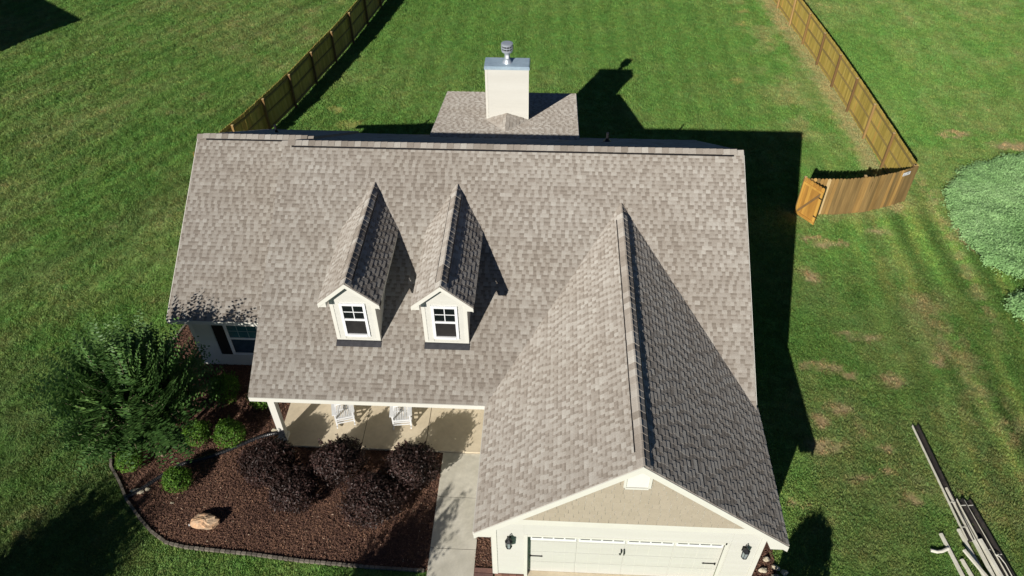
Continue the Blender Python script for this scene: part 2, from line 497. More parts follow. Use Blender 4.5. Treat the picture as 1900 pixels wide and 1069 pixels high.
    m1 = fbm(x, y, 1.6, 201, 3) - .5
    m2 = fbm(x, y, 5.0, 211, 3) - .5
    g = 1.06 * g * (1 + 0.16 * m1 + 0.16 * m2)
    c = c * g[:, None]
    c[:, 0] *= 1 + 0.25 * (fbm(x, y, 2.4, 221, 3) - .5)
    return np.clip(c, 0.003, 1), np.clip(b * 0.9, 0, 1)

# ground sheet: fine grid near the house, big quads to the horizon
def grid_mesh():
    xs = np.concatenate([[-600, -300, -150, -90, -60], np.arange(-45, 40.01, 0.16), [55, 85, 150, 300, 600]])
    ys = np.concatenate([[-600, -300, -150, -80, -40, -20], np.arange(-8, 48.01, 0.16), [60, 90, 150, 300, 600]])
    X, Y = np.meshgrid(xs, ys)
    n, m_ = X.shape
    x, y = X.ravel(), Y.ravel()
    z = 0.05 * (fbm(x, y, 0.25, 5, 3) - 0.5) + 0.02 * (fbm(x, y, 1.5, 9, 2) - 0.5)
    near = smooth(0.0, 1.5, np.minimum.reduce([np.maximum(np.maximum(-12.5 - x, x - 8.0), np.maximum(-1.5 - y, y - 17.5)), np.full(x.shape, 9.)]))
    z = z * near - 0.012
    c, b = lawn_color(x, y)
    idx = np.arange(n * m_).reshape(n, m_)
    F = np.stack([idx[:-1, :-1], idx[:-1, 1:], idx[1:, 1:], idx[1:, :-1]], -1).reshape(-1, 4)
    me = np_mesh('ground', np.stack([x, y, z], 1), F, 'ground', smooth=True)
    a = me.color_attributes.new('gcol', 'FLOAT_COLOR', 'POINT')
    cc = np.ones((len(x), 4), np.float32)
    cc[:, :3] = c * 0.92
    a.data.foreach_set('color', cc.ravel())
    return me
ground = link('ground', grid_mesh(), kind='structure')

# ------------------------------------------------------------------ instancing (for uncountable stuff only)
def scatter(name, pts, rots, scales, src_mesh, kind='stuff', tone=None, col=None, label=None, cat=None):
    src = bpy.data.objects.new(name + '_source', src_mesh)       # never linked to the scene
    me = bpy.data.meshes.new(name)
    me.vertices.add(len(pts))
    me.vertices.foreach_set('co', np.asarray(pts, np.float32).ravel())
    a = me.attributes.new('rot', 'FLOAT_VECTOR', 'POINT'); a.data.foreach_set('vector', np.asarray(rots, np.float32).ravel())
    a = me.attributes.new('scl', 'FLOAT_VECTOR', 'POINT'); a.data.foreach_set('vector', np.asarray(scales, np.float32).ravel())
    if tone is not None:
        a = me.attributes.new('tone', 'FLOAT', 'POINT'); a.data.foreach_set('value', np.asarray(tone, np.float32))
    if col is not None:
        a = me.attributes.new('gcol', 'FLOAT_COLOR', 'POINT')
        cc = np.ones((len(pts), 4), np.float32); cc[:, :3] = col
        a.data.foreach_set('color', cc.ravel())
    g = bpy.data.node_groups.new(name + '_nodes', 'GeometryNodeTree')
    g.interface.new_socket('Geometry', in_out='INPUT', socket_type='NodeSocketGeometry')
    g.interface.new_socket('Geometry', in_out='OUTPUT', socket_type='NodeSocketGeometry')
    gi, go = g.nodes.new('NodeGroupInput'), g.nodes.new('NodeGroupOutput')
    ip = g.nodes.new('GeometryNodeInstanceOnPoints')
    oi = g.nodes.new('GeometryNodeObjectInfo'); oi.inputs['Object'].default_value = src
    ar = g.nodes.new('GeometryNodeInputNamedAttribute'); ar.data_type = 'FLOAT_VECTOR'; ar.inputs['Name'].default_value = 'rot'
    as_ = g.nodes.new('GeometryNodeInputNamedAttribute'); as_.data_type = 'FLOAT_VECTOR'; as_.inputs['Name'].default_value = 'scl'
    g.links.new(gi.outputs[0], ip.inputs['Points'])
    g.links.new(oi.outputs['Geometry'], ip.inputs['Instance'])
    g.links.new(ar.outputs[0], ip.inputs['Rotation'])
    g.links.new(as_.outputs[0], ip.inputs['Scale'])
    g.links.new(ip.outputs[0], go.inputs[0])
    o = link(name, me, kind=kind, label=label)
    if cat:
        o['category'] = cat
    md = o.modifiers.new('scatter', 'NODES')
    md.node_group = g
    return o

def tuft_mesh():
    r = np.random.RandomState(3)
    v, f = [], []
    for k in range(11):
        a = r.rand() * 2 * PI
        d = 0.075 * math.sqrt(r.rand())
        cx, cy = d * math.cos(a), d * math.sin(a)
        th = r.rand() * 2 * PI
        wx, wy = 0.0075 * math.cos(th), 0.0075 * math.sin(th)
        h = 0.022 + 0.022 * r.rand()
        lx, ly = 0.05 * (r.rand() - .5) * 2, 0.05 * (r.rand() - .5) * 2
        i = len(v)
        v += [(cx - wx, cy - wy, -0.005), (cx + wx, cy + wy, -0.005), (cx + lx * .5 + wx * .8, cy + ly * .5 + wy * .8, h * .65), (cx + lx * .5 - wx * .8, cy + ly * .5 - wy * .8, h * .65),
              (cx + lx, cy + ly, h)]
        f += [(i, i + 1, i + 2), (i, i + 2, i + 3), (i + 3, i + 2, i + 4)]
    return np_mesh('grass_tuft', v, f, 'grass')
WALK = [(-1.80, -3.0), (-0.54, -3.0), (-0.64, 3.85), (-1.80, 3.85)]
HOUSE = [(0, -0.3), (6.75, -0.3), (6.75, 17), (-10.3, 17), (-10.3, 7.0), (-6.94, 7.0), (-6.94, 3.8), (0, 3.8)]
def make_grass():
    n = 330000
    # density follows the view: denser close to the camera
    y = -3.5 + 46.5 * rng.rand(n) ** 1.25
    halfw = 15.5 + 0.52 * (y + 3.5)
    x = (rng.rand(n) * 2 - 1) * halfw - 0.4
    keep = ~(inpoly(x, y, BED) | inpoly(x, y, BED2) | inpoly(x, y, BED3) | inpoly(x, y, WALK) | inpoly(x, y, HOUSE) | inpoly(x, y, CROP) | inpoly(x, y, CROP2))
    keep &= ~((x > 0) & (x < 6.7) & (y < 0.1))
    x, y = x[keep], y[keep]
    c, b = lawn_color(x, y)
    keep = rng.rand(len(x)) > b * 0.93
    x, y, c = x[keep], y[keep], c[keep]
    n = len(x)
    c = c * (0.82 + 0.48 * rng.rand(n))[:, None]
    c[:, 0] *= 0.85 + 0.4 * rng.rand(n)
    pts = np.stack([x, y, np.full(n, -0.008)], 1)
    rots = np.stack([(rng.rand(n) - .5) * .3, (rng.rand(n) - .5) * .3, rng.rand(n) * 2 * PI], 1)
    s = (0.75 + 0.65 * rng.rand(n)) * (1 + 0.018 * np.clip(y, 0, 50))
    lump = 0.45 + 1.1 * fbm(x, y, 2.6, 61, 3)
    return scatter('grass', pts, rots, np.stack([s, s, s * lump], 1), tuft_mesh(), col=c,
                   label='short mown green grass with dry straw coloured streaks around the house', cat='grass')
make_grass()

# ------------------------------------------------------------------ house
m = 0.5798
YP, ZE = 3.552, 2.738
YR, ZR = 10.439, 6.731
XL, XR = -7.12, 7.04
YBK = YR + (YR - YP)
G0, G1 = -0.409, 7.107
GX, GZ = 3.349, 5.82
GS = (GZ - ZE) / (GX - G0)
GOV = -0.305
WX0, WY0 = -10.57, 6.45
WYR = 11.97; WZR = ZE + m * (WYR - WY0)
house = thing('house', 'single storey cream house with taupe shingle roof, two dormers and a front garage', 'house', (0, 0, 0))
HP = house

sh_cache = {}
SINGLES = []      # candidates for individual shingle objects
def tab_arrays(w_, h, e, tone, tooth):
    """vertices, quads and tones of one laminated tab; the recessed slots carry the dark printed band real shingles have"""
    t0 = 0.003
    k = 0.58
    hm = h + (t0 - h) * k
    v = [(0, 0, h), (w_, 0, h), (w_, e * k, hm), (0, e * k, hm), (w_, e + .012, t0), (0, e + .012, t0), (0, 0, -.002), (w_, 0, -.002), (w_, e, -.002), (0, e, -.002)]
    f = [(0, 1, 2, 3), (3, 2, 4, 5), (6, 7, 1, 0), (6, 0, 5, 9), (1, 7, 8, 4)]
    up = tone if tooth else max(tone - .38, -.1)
    lo = min(tone + .10, 1.0) if tooth else tone  # lower part of each tooth painted lighter, as if lit
    return v, f, [lo, up, -.3, tone, tone]  # front edge painted dark as the shadow line below each course
ALL_TABS = []
def shingles(roof, O, U, Vv, W, L, expo=0.130, wmin=0.09, wmax=0.16, skip=None, seed=1, single_ok=True, regular=False):
    """lay courses of laminated tabs on the plane O + u*U + v*V"""
    r = np.random.RandomState(seed)
    O, U, Vv = Vector(O), Vector(U).normalized(), Vector(Vv).normalized()
    N = U.cross(Vv)
    rows = int(math.ceil(L / expo))
    expo = L / rows
    tabs = []
    for j in range(rows):
        u = -r.rand() * wmin
        v0 = j * expo
        tooth = r.rand() < .5
        run = r.rand()
        while u < W - 0.005:
            w_ = round((wmin + (wmax - wmin) * r.rand()) * (1.0 if tooth or wmax > .25 else .82) / 0.015) * 0.015
            if regular: w_ = 0.18
            ua, ub = max(u, 0), min(u + w_, W)
            if ub - ua > 0.004:
                if r.rand() < 0.22: run = r.rand()
                tone = 0.28 * run + 0.28 * r.rand() + (0.36 if tooth else 0.14)
                tone = round(min(max(tone, 0), 1) * 9) / 9
                tabs.append((ua, ub - ua, v0, tooth, tone, j))
            u += w_
            tooth = (not tooth) if r.rand() < 0.86 else tooth
    A = np.array([(t[0] + t[1] / 2, t[2] + expo / 2) for t in tabs])
    P = np.array(O)[None] + A[:, :1] * np.array(U)[None] + A[:, 1:] * np.array(Vv)[None]
    sk = skip(P[:, 0], P[:, 1], P[:, 2]) if skip is not None else np.zeros(len(tabs), bool)
    for k, t in enumerate(tabs):
        if sk[k]: continue
        ALL_TABS.append((roof, O, U, Vv, N, expo, t, Vector(P[k]), single_ok))
def flush_shingles():
    # the 300 that show largest become objects of their own, the rest one part per roof
    cand = []
    for i, T in enumerate(ALL_TABS):
        roof, O, U, Vv, N, expo, t, P, ok = T
        if not ok or t[1] < 0.07: continue
        d = CAM - P
        cand.append((-(t[1] * expo * N.dot(d.normalized()) / d.length_squared), i))
    cand.sort()
    chosen = set(i for _, i in cand[:300])
    rest = {}
    for i, T in enumerate(ALL_TABS):
        roof, O, U, Vv, N, expo, t, P, ok = T
        h = 0.011 if t[3] else 0.0055
        if i in chosen:
            key = (round(t[1], 3), t[3], t[4], round(expo, 4))
            if key not in sh_cache:
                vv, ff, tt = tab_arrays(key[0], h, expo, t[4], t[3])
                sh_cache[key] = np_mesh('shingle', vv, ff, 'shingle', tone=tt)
            o = O + U * t[0] + Vv * t[2]
            mm = Matrix(((U.x, Vv.x, N.x, o.x), (U.y, Vv.y, N.y, o.y), (U.z, Vv.z, N.z, o.z), (0, 0, 0, 1)))
            link('shingle', sh_cache[key], roof, mat_=mm)
        else:
            rest.setdefault(roof.name, (roof, []))[1].append(T)
    for nm, (roof, L) in rest.items():
        vs, fs, ts = [], [], []
        for (_, O, U, Vv, N, expo, t, P, ok) in L:
            u0, w_, v0, tooth, tone, j = t
            h = 0.011 if tooth else 0.0055
            O_, U_, V_, N_ = np.array(O), np.array(U), np.array(Vv), np.array(N)
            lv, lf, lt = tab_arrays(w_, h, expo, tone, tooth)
            loc = np.array(lv)
            wv = O_ + np.outer(loc[:, 0] + u0, U_) + np.outer(loc[:, 1] + v0, V_) + np.outer(loc[:, 2], N_)
            b = len(vs) * 10
            vs.append(wv)
            fs += [tuple(b + q for q in qq) for qq in lf]
            ts += lt
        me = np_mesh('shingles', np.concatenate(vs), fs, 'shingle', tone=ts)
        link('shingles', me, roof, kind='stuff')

cap_cache = {}
def cap_mesh(slope, ln, tone):
    key = (round(slope, 2), ln, tone)
    if key not in cap_cache:
        mb = MB()
        prof = [(-0.150, -0.150 * slope), (-0.06, -0.06 * slope - 0.002), (-0.02, -0.009), (0.02, -0.009), (0.06, -0.06 * slope - 0.002), (0.150, -0.150 * slope)]
        def P(x, k, up): return V(x, prof[k][0], prof[k][1] + up)
        for k in range(len(prof) - 1):
            mb.face([P(0, k, .016), P(ln + .03, k, .004), P(ln + .03, k + 1, .004), P(0, k + 1, .016)][::-1], tone)
            mb.face([P(0, k, 0), P(0, k, .016), P(0, k + 1, .016), P(0, k + 1, 0)][::-1], tone * .8)
        for k, sg in ((0, 1), (len(prof) - 1, -1)):
            q = [P(0, k, 0), P(ln + .03, k, -.004), P(ln + .03, k, .004), P(0, k, .016)]
            mb.face(q if sg > 0 else q[::-1], tone * .8)
        mm = mb.mesh('ridge_cap', 'shingle', tone=True)
        cap_cache[key] = mm
    return cap_cache[key]
def ridge(roof, P0, P1, slope, lift, ln=0.205, seed=1, vent=(0.3, 0.3)):
    r = np.random.RandomState(seed)
    P0, P1 = Vector(P0), Vector(P1)
    D = (P1 - P0)
    tot = D.length
    D.normalize()
    Sd = Vector((0, 0, 1)).cross(D)
    n = int(round(tot / ln))
    for k in range(n):
        o = P0 + D * (k * tot / n)
        inv = vent[0] - 0.12 < k * tot / n < tot - vent[1]
        o = o + Vector((0, 0, lift if inv else 0.018))
        jx = (r.rand() - .5) * 0.008
        mm = Matrix(((D.x, Sd.x, 0, o.x + Sd.x * jx), (D.y, Sd.y, 0, o.y + Sd.y * jx), (D.z, Sd.z, 1, o.z), (0, 0, 0, 1)))
        link('ridge_cap', cap_mesh(slope, round(tot / n, 4), round(r.rand() * 5) / 5 * 0.85 + .1), roof, mat_=mm)
    # vent strip under the caps
    a, b = P0 + D * vent[0], P1 - D * vent[1]
    w_ = 0.172
    prof = [(-w_, -w_ * slope + 0.004), (-w_, -w_ * slope + lift - .006), (0, lift - .006), (w_, -w_ * slope + lift - .006), (w_, -w_ * slope + 0.004), (0, 0.004)]
    mb = MB()
    mb.prism([a + Sd * q[0] + V(0, 0, q[1]) for q in prof], b - a)
    mb.build('ridge_vent', 'black', roof)

def slab_plane(mb, A, B, C, D, t=0.10, d=0.003):
    # deck just under the plane
    A, B, C, D = map(Vector, (A, B, C, D))
    n = (B - A).cross(C - A).normalized()
    if n.z < 0: n = -n
    mb.prism([p - n * d for p in (A, B, C, D)], -n * t)
    return mb
def g_under(x, y, z):      # hidden beneath the garage roof
    zg = GZ - GS * np.abs(x - GX)
    return (x > G0 + .05) & (x < G1 - .05) & (zg > z + 0.10)
def m_under(x, y, z):
    zm = ZE + m * (y - YP)
    return (x < XR - 0.05) & (zm > z + 0.10) & (y < YR)

# main front slope + back slope
main_roof = slab_plane(slab_plane(MB(), (XL, YP, ZE), (XR, YP, ZE), (XR, YR, ZR), (XL, YR, ZR)),
                       (XL, YR, ZR), (XR, YR, ZR), (XR, YBK, ZE), (XL, YBK, ZE)).build('roof', 'deck', HP, label='main gable roof of taupe shingles')
vs = Vector((0, YR - YP, ZR - ZE)); SLEN = vs.length
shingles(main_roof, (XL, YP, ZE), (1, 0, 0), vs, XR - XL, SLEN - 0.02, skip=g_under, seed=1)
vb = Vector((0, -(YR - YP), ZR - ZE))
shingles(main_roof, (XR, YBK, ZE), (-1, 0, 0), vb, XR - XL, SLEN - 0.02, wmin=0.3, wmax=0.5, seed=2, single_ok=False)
ridge(main_roof, (XR, YR, ZR + .004), (XL, YR, ZR + .004), m, 0.042, seed=3)
# wing
wing = slab_plane(slab_plane(MB(), (WX0, WY0, ZE), (-6.85, WY0, ZE), (-6.85, WYR, WZR), (WX0, WYR, WZR)),
                  (WX0, WYR, WZR), (-6.70, WYR, WZR), (-6.70, WYR + 5.52, ZE), (WX0, WYR + 5.52, ZE)).build('roof', 'deck', HP, label='lower roof of the left wing, set back from the porch')
wl = Vector((0, WYR - WY0, WZR - ZE))
shingles(wing, (WX0, WY0, ZE), (1, 0, 0), wl, -6.95 - WX0, wl.length - 0.02, skip=lambda x, y, z: m_under(x, y, z) & (x > XL + .1), seed=4)
wb = Vector((0, -(WYR - WY0), WZR - ZE))
shingles(wing, (-6.72, WYR + 5.52, ZE), (-1, 0, 0), wb, -6.72 - WX0, wl.length - 0.02, wmin=0.3, wmax=0.5, seed=5, single_ok=False)
ridge(wing, (-6.66, WYR, WZR + .004), (WX0, WYR, WZR + .004), m, 0.042, seed=6)
# garage
GYB = 9.2
gar = MB()
slab_plane(gar, (G0, GOV, ZE), (G0, GYB, ZE), (GX, GYB, GZ), (GX, GOV, GZ))
slab_plane(gar, (GX, GOV, GZ), (GX, GYB, GZ), (G1, GYB, ZE), (G1, GOV, ZE))
garage_roof = gar.build('roof', 'deck', HP, label='steep garage gable roof running to the front')
gl = Vector((GX - G0, 0, GZ - ZE)); gr = Vector((-(G1 - GX), 0, GZ - ZE))
shingles(garage_roof, (G0, GYB, ZE), (0, -1, 0), gl, GYB - GOV, gl.length - 0.02, skip=m_under, seed=7)
shingles(garage_roof, (G1, GOV, ZE), (0, 1, 0), gr, GYB - GOV, gr.length - 0.02, skip=m_under, seed=8, wmin=.14, wmax=.2)
ridge(garage_roof, (GX, GOV, GZ + .004), (GX, 8.95, GZ + .004), GS, 0.045, seed=9, vent=(0.42, 0.75))
# rear porch roof with low slope
SX0, SX1, SY0, SY1, SZ0, sp = -3.42, 2.28, 15.4, 21.0, 3.86, 0.21
SZ1 = SZ0 - sp * (SY1 - SY0)
rear = slab_plane(MB(), (SX0, SY0, SZ0), (SX1, SY0, SZ0), (SX1, SY1, SZ1), (SX0, SY1, SZ1)).build('roof', 'deck', HP, label='low sloped rear porch roof behind the ridge')
shingles(rear, (SX1, SY1, SZ1), (-1, 0, 0), Vector((0, -(SY1 - SY0), SZ0 - SZ1)), SX1 - SX0, 5.7, seed=10, single_ok=False)
# fascias, rake boards, drip edges
def T(name, mb, mt='trim', label=None, parent=None): return mb.build(name, mt, parent or HP, label=label)
T('fascia', MB().box(XL + .02, YP - .022, ZE - .165, G0 + .004, YP + .004, ZE - .012))
T('fascia', MB().box(WX0 + .02, WY0 - .022, ZE - .165, XL + .0, WY0 + .004, ZE - .012))
T('fascia', MB().box(G0 - .022, GOV + .03, ZE - .165, G0 + .004, YP - .024, ZE - .012))
T('fascia', MB().box(G1 - .004, GOV + .03, ZE - .165, G1 + .022, YP + .2, ZE - .012))
T('fascia', MB().box(XL + .02, YBK - .004, ZE - .165, XR - .02, YBK + .022, ZE - .012))
T('fascia', MB().box(SX0, SY1 - .004, SZ1 - .16, SX1, SY1 + .022, SZ1 - .012))
T('soffit', MB().box(XL + .02, YP + .006, ZE - .16, G0, 6.25, ZE - .145))
T('soffit', MB().box(WX0 + .05, WY0 + .006, ZE - .16, XL, 7.03, ZE - .145))
T('soffit', MB().box(G1 - .42, GOV + .03, ZE - .16, G1 - .006, YP + .2, ZE - .145))
T('soffit', MB().box(G0 + .006, GOV + .03, ZE - .16, 0.0, YP, ZE - .145))
def rake(mb, a, b_, hgt, th, off=0.0):
    a, b_ = Vector(a), Vector(b_)
    mb.prism([a + V(0, 0, -.018), b_ + V(0, 0, -.018), b_ + V(0, 0, -hgt), a + V(0, 0, -hgt)], th)
    return mb
for a, b_ in (((G0, GOV - .0, ZE), (GX, GOV - .0, GZ)), ((GX, GOV - .0, GZ), (G1, GOV - .0, ZE))):
    T('rake_board', rake(MB(), a, b_, 0.235, (0, -.028, 0)))
    T('soffit', rake(MB(), Vector(a) + V(0, 0, -.10), Vector(b_) + V(0, 0, -.10), 0.03, (0, .305, 0)))
# boxed eave returns of the garage gable
T('eave_return', MB().prism([(G0, GOV - .014, ZE - .05), (G0, GOV - .014, ZE - .165), (-0.004, GOV - .014, ZE - .165), (0.16, GOV - .014, ZE + .20)], (0, .30, 0)))
T('eave_return', MB().prism([(G1, GOV - .014, ZE - .05), (G1, GOV - .014, ZE - .165), (6.702, GOV - .014, ZE - .165), (6.54, GOV - .014, ZE + .20)], (0, .30, 0)))
for x, y0, z0, y1, z1 in ((XL, YP, ZE, YR, ZR), (XR, YP + .25, ZE + .145, YR, ZR), (XL, YBK, ZE, YR, ZR), (XR, YBK, ZE, YR, ZR)):
    sg = -1 if x == XL else 1
    x = x + .05 if x == XL else x
    T('rake_board', rake(MB(), (x, y0, z0), (x, y1, z1), 0.18, (sg * .025, 0, 0)))
for y0, z0 in ((WY0, ZE), (WYR + 5.52, ZE)):
    T('rake_board', rake(MB(), (WX0, y0, z0), (WX0, WYR, WZR), 0.18, (-.025, 0, 0)))
for x, sg in ((SX0, -1), (SX1, 1)):
    T('rake_board', rake(MB(), (x, SY0 + .3, SZ0 - .06), (x, SY1, SZ1), 0.16, (sg * .02, 0, 0)))

# walls: cores behind the siding
def wall(mb, label=None): return mb.build('wall', 'siding', HP, label=label)
zt = ZE - .10
front_wall = wall(MB().prism([(0, 0.02, 0), (0.86, 0.02, 0), (0.86, 0.02, 2.13), (5.84, 0.02, 2.13), (5.84, 0.02, 0), (6.7, 0.02, 0), (6.7, 0.02, zt), (GX, 0.02, GZ - .16), (0, 0.02, zt)], (0, 0.13, 0)), 'garage front wall')
wall(MB().box(0, .152, 0, .14, 6.2, zt))
wall(MB().prism([(6.56, .152, 0), (6.56, 16.9, 0), (6.56, 16.9, ZE + m * (YBK - 16.9) - .12), (6.56, YR, ZR - .125), (6.56, YP + .4, ZE + .1), (6.56, .152, zt)], (.14, 0, 0)))
wall(MB().box(-6.8, 6.25, 0, -.002, 6.39, zt))
left_main = wall(MB().prism([(-6.8, 6.392, 0), (-6.8, 16.7, 0), (-6.8, 16.7, ZE + m * (YBK - 16.7) - .12), (-6.8, YR, ZR - .125), (-6.8, YP + .5, ZE + .16), (-6.8, YP + .5, zt), (-6.8, 6.392, zt)], (.14, 0, 0)))
wing_wall = wall(MB().box(-10.33, 7.03, 0, -6.802, 7.17, zt), 'front wall of the left wing, dappled by the tree')
wall(MB().prism([(-10.33, 7.172, 0), (-10.33, 16.9, 0), (-10.33, 16.9, ZE + m * (WYR + 5.52 - 16.9) - .12), (-10.33, WYR, WZR - .125), (-10.33, 7.172, ZE + m * (7.172 - WY0) - .12), (-10.33, 7.172, zt)], (.14, 0, 0)))
wall(MB().box(-10.33, 16.902, 0, 6.7, 17.04, zt))
for x in (SX0 + .25, -0.55, SX1 - .25):
    T('porch_post', MB().box(x - .07, SY1 - .3, 0, x + .07, SY1 - .16, SZ1 - .12))
# siding boards
def boards(parent, x0, x1, z0, z1, y, h=0.155, axis='x', sgn=-1, lim=None):
    n = max(1, int(round((z1 - z0) / h)))
    hh = (z1 - z0) / n
    for k in range(n):
        a, b_ = z0 + k * hh, z0 + (k + 1) * hh + .012
        if k == n - 1: b_ = z1
        xa, xb = x0, x1
        if lim: 
            xa, xb = lim(a + hh * .5)
        mb = MB()
        p = [(y, a), (y + sgn * .022, a), (y + sgn * .003, b_), (y, b_)]
        if axis == 'x':
            mb.prism([(xa, q[0], q[1]) for q in p], (xb - xa, 0, 0))
        else:
            mb.prism([(q[0], xa, q[1]) for q in p], (0, xb - xa, 0))
        mb.build('siding_board', 'siding', parent)
boards(front_wall, .115, .80, 0.12, 2.70, 0.018)
boards(front_wall, 5.90, 6.585, 0.12, 2.70, 0.018)
boards(front_wall, .802, 5.898, 2.20, 2.70, 0.018)
for x0, x1 in ((-.012, .113), (6.587, 6.712)):
    T('corner_board', MB().box(x0, -.014, .10, x1, .016, 2.70), parent=front_wall)
T('corner_board', MB().box(-.026, -.012, .10, -.014, .12, 2.55), parent=front_wall)
for x0, x1 in ((.802, .93), (5.77, 5.898)):
    T('door_trim', MB().box(x0, -.010, 0.0, x1 - .04, .016, 2.198), parent=front_wall)
T('door_trim', MB().box(.892, -.010, 2.11, 5.808, .016, 2.198), parent=front_wall)
T('frieze_board', MB().box(.0, -.022, 2.702, 6.7, .016, 2.93), parent=front_wall)
# foundation bricks below the siding
for k in range(4):
    for a, b_ in ((.02, .80), (5.90, 6.68)):
        x = a + k * (b_ - a) / 4
        MB().box(x + .004, -.03, .0, x + (b_ - a) / 4 - .004, .016, .098).build('brick', 'brick', front_wall)
# gable shakes
gable = wall(MB().prism([(.32, -.004, 2.932), (6.38, -.004, 2.932), (GX, -.004, GZ - .26)], (0, .02, 0)), 'tan shake gable above the garage')
r9 = np.random.RandomState(9)
k = 0
zz = 2.934
while zz < 5.35:
    top = zz + .185
    half = (GZ - .20 - zz) / GS
    x = GX - half + (r9.rand() * .1)
    while x < GX + half:
        w_ = .15 + .13 * r9.rand()
        xa, xb = x, min(x + w_ - .010, GX + half)
        x += w_
        if xb - xa < .03: continue
        # clip the top corners under the rake
        zl = lambda q: GZ - .20 - GS * abs(q - GX)
        ta, tb = min(top, zl(xa)), min(top, zl(xb))
        if min(ta, tb) <= zz + .012 and max(ta, tb) <= zz + .03: continue
        if zz > 4.40 and xa > 3.08 and xb < 3.62: continue
        y0 = -.006 - .011 - .008 * r9.rand()
        pts = [(xa, y0, zz - .0), (xb, y0, zz - .0), (xb, y0 + .009, max(tb, zz + .01)), (xa, y0 + .009, max(ta, zz + .01))]
        MB().prism(pts, (0, .014, 0)).build('shake', 'shake', gable)
    zz += .185
# gable vent
gv = MB()
gv.prism([(3.09, -.055, 4.50), (3.61, -.055, 4.50), (3.61, -.055, 4.56), (3.09, -.055, 4.56)], (0, .05, 0))
gv.prism([(3.04, -.055, 4.56), (3.10, -.055, 4.56), (3.10, -.055, 5.36), (3.04, -.055, 5.32)], (0, .05, 0))
gv.prism([(3.60, -.055, 4.56), (3.66, -.055, 4.56), (3.66, -.055, 5.32), (3.60, -.055, 5.36)], (0, .05, 0))
gvo = gv.build('gable_vent', 'trim', HP)
MB().prism([(3.04, -.03, 5.12), (3.66, -.03, 5.12), (3.66, -.03, 5.33), (GX, -.03, 5.56), (3.04, -.03, 5.33)], (0, .02, 0)).build('vent_panel', 'trim', gvo)
MB().box(3.10, -.012, 4.56, 3.60, -.005, 5.12).build('vent_screen', 'flash', gvo)
for k in range(7):
    z = 4.575 + k * .078
    MB().prism([(3.102, -.040, z), (3.102, -.044, z + .006), (3.102, -.022, z + .070), (3.102, -.014, z + .066)], (.496, 0, 0)).build('louver', 'trim', gvo)

# garage door
door = MB().box(.87, .170, 0, 5.83, .20, 2.13).build('garage_door', 'siding', HP, label='wide cream carriage style garage door')
for r in range(4):
    for c in range(4):
        x0 = .935 + c * 1.2225
        z0 = 0.02 + r * .53
        if r == 3: continue
        MB().box(x0 + .012, .156, z0 + .008, x0 + 1.208, .169, z0 + .522).build('door_panel', 'siding', door)
        for q in range(1, 4):
            MB().box(x0 + q * .306 - .004, .153, z0 + .03, x0 + q * .306 + .004, .155, z0 + .50).build('groove_strip', 'trim', door)
for c in range(4):
    x0 = .935 + c * 1.2225
    MB().box(x0 + .012, .156, 1.618, x0 + 1.208, .1395 + .029, 1.685).build('door_panel', 'siding', door)
    fr = MB()
    fr.box(x0 + .03, .140, 1.69, x0 + 1.19, .168, 1.785)
    fr.box(x0 + .03, .140, 2.04, x0 + 1.19, .168, 2.10)
    for q in range(5):
        xx = x0 + .03 + q * (1.12 / 4)
        fr.box(xx, .141, 1.786, xx + .04, .167, 2.039)
    fr.build('window_frame', 'vinyl', door)
    for q in range(4):
        xx = x0 + .03 + q * (1.12 / 4)
        MB().box(xx + .041, .150, 1.787, xx + .279, .158, 2.038).build('pane', 'glass', door)
for x, sg in ((.945, 1), (5.755, -1)):
    for z in (.86, 1.99):
        mb = MB()
        xa, xb = sorted((x, x + sg * .30))
        mb.box(xa, .132, z - .014, xb, .152, z + .014)
        mb.prism([(x + sg * .30, .132, z - .03), (x + sg * .345, .132, z), (x + sg * .30, .132, z + .03), (x + sg * .285, .132, z)], (0, .02, 0))
        mb.box(min(x, x + sg * .03), .120, z - .04, max(x, x + sg * .03), .152, z + .04)
        mb.build('hinge_strap', 'iron', door)
for x, sg in ((3.285, -1), (3.355, 1)):
    MB().tube([(x, .15, 1.40), (x, .10, 1.37), (x, .09, 1.27), (x + sg * .012, .10, 1.18), (x + sg * .03, .15, 1.16)], .014, 6).build('handle', 'iron', door)
T('threshold', MB().box(.87, -.06, -.02, 5.83, .165, .018), 'concrete')
T('threshold', MB().box(.87, -.06, .0185, 5.83, -.04, .022), 'trim')

# wall lanterns
for x in (.43, 6.25):
    mb = MB()
    z, y = 1.98, -.16
    mb.lathe([(.02, z + .24), (.085, z + .17), (.10, z + .15), (.055, z + .12)][::-1], x, y, 6)
    for q in range(6):
        th = q * PI / 3
        mb.bar((x + .075 * math.cos(th), y + .075 * math.sin(th), z - .12), (x + .088 * math.cos(th), y + .088 * math.sin(th), z + .13), .012, .012)
    mb.lathe([(.02, z - .20), (.07, z - .15), (.085, z - .12)], x, y, 6)
    mb.tube([(x, -.01, z + .02), (x, -.05, z + .20), (x, -.12, z + .30), (x, y, z + .24)], .012, 6)
    mb.box(x - .05, -.012, z - .10, x + .05, .0, z + .12)
    lt = mb.build('wall_lantern', 'iron', HP, label='dark hexagonal lantern on the garage wall, %s of the door' % ('left' if x < 1 else 'right'))
    MB().lathe([(.062, z - .119), (.075, z + .119)], x, y, 6).build('lantern_pane', 'lantern_glass', lt)

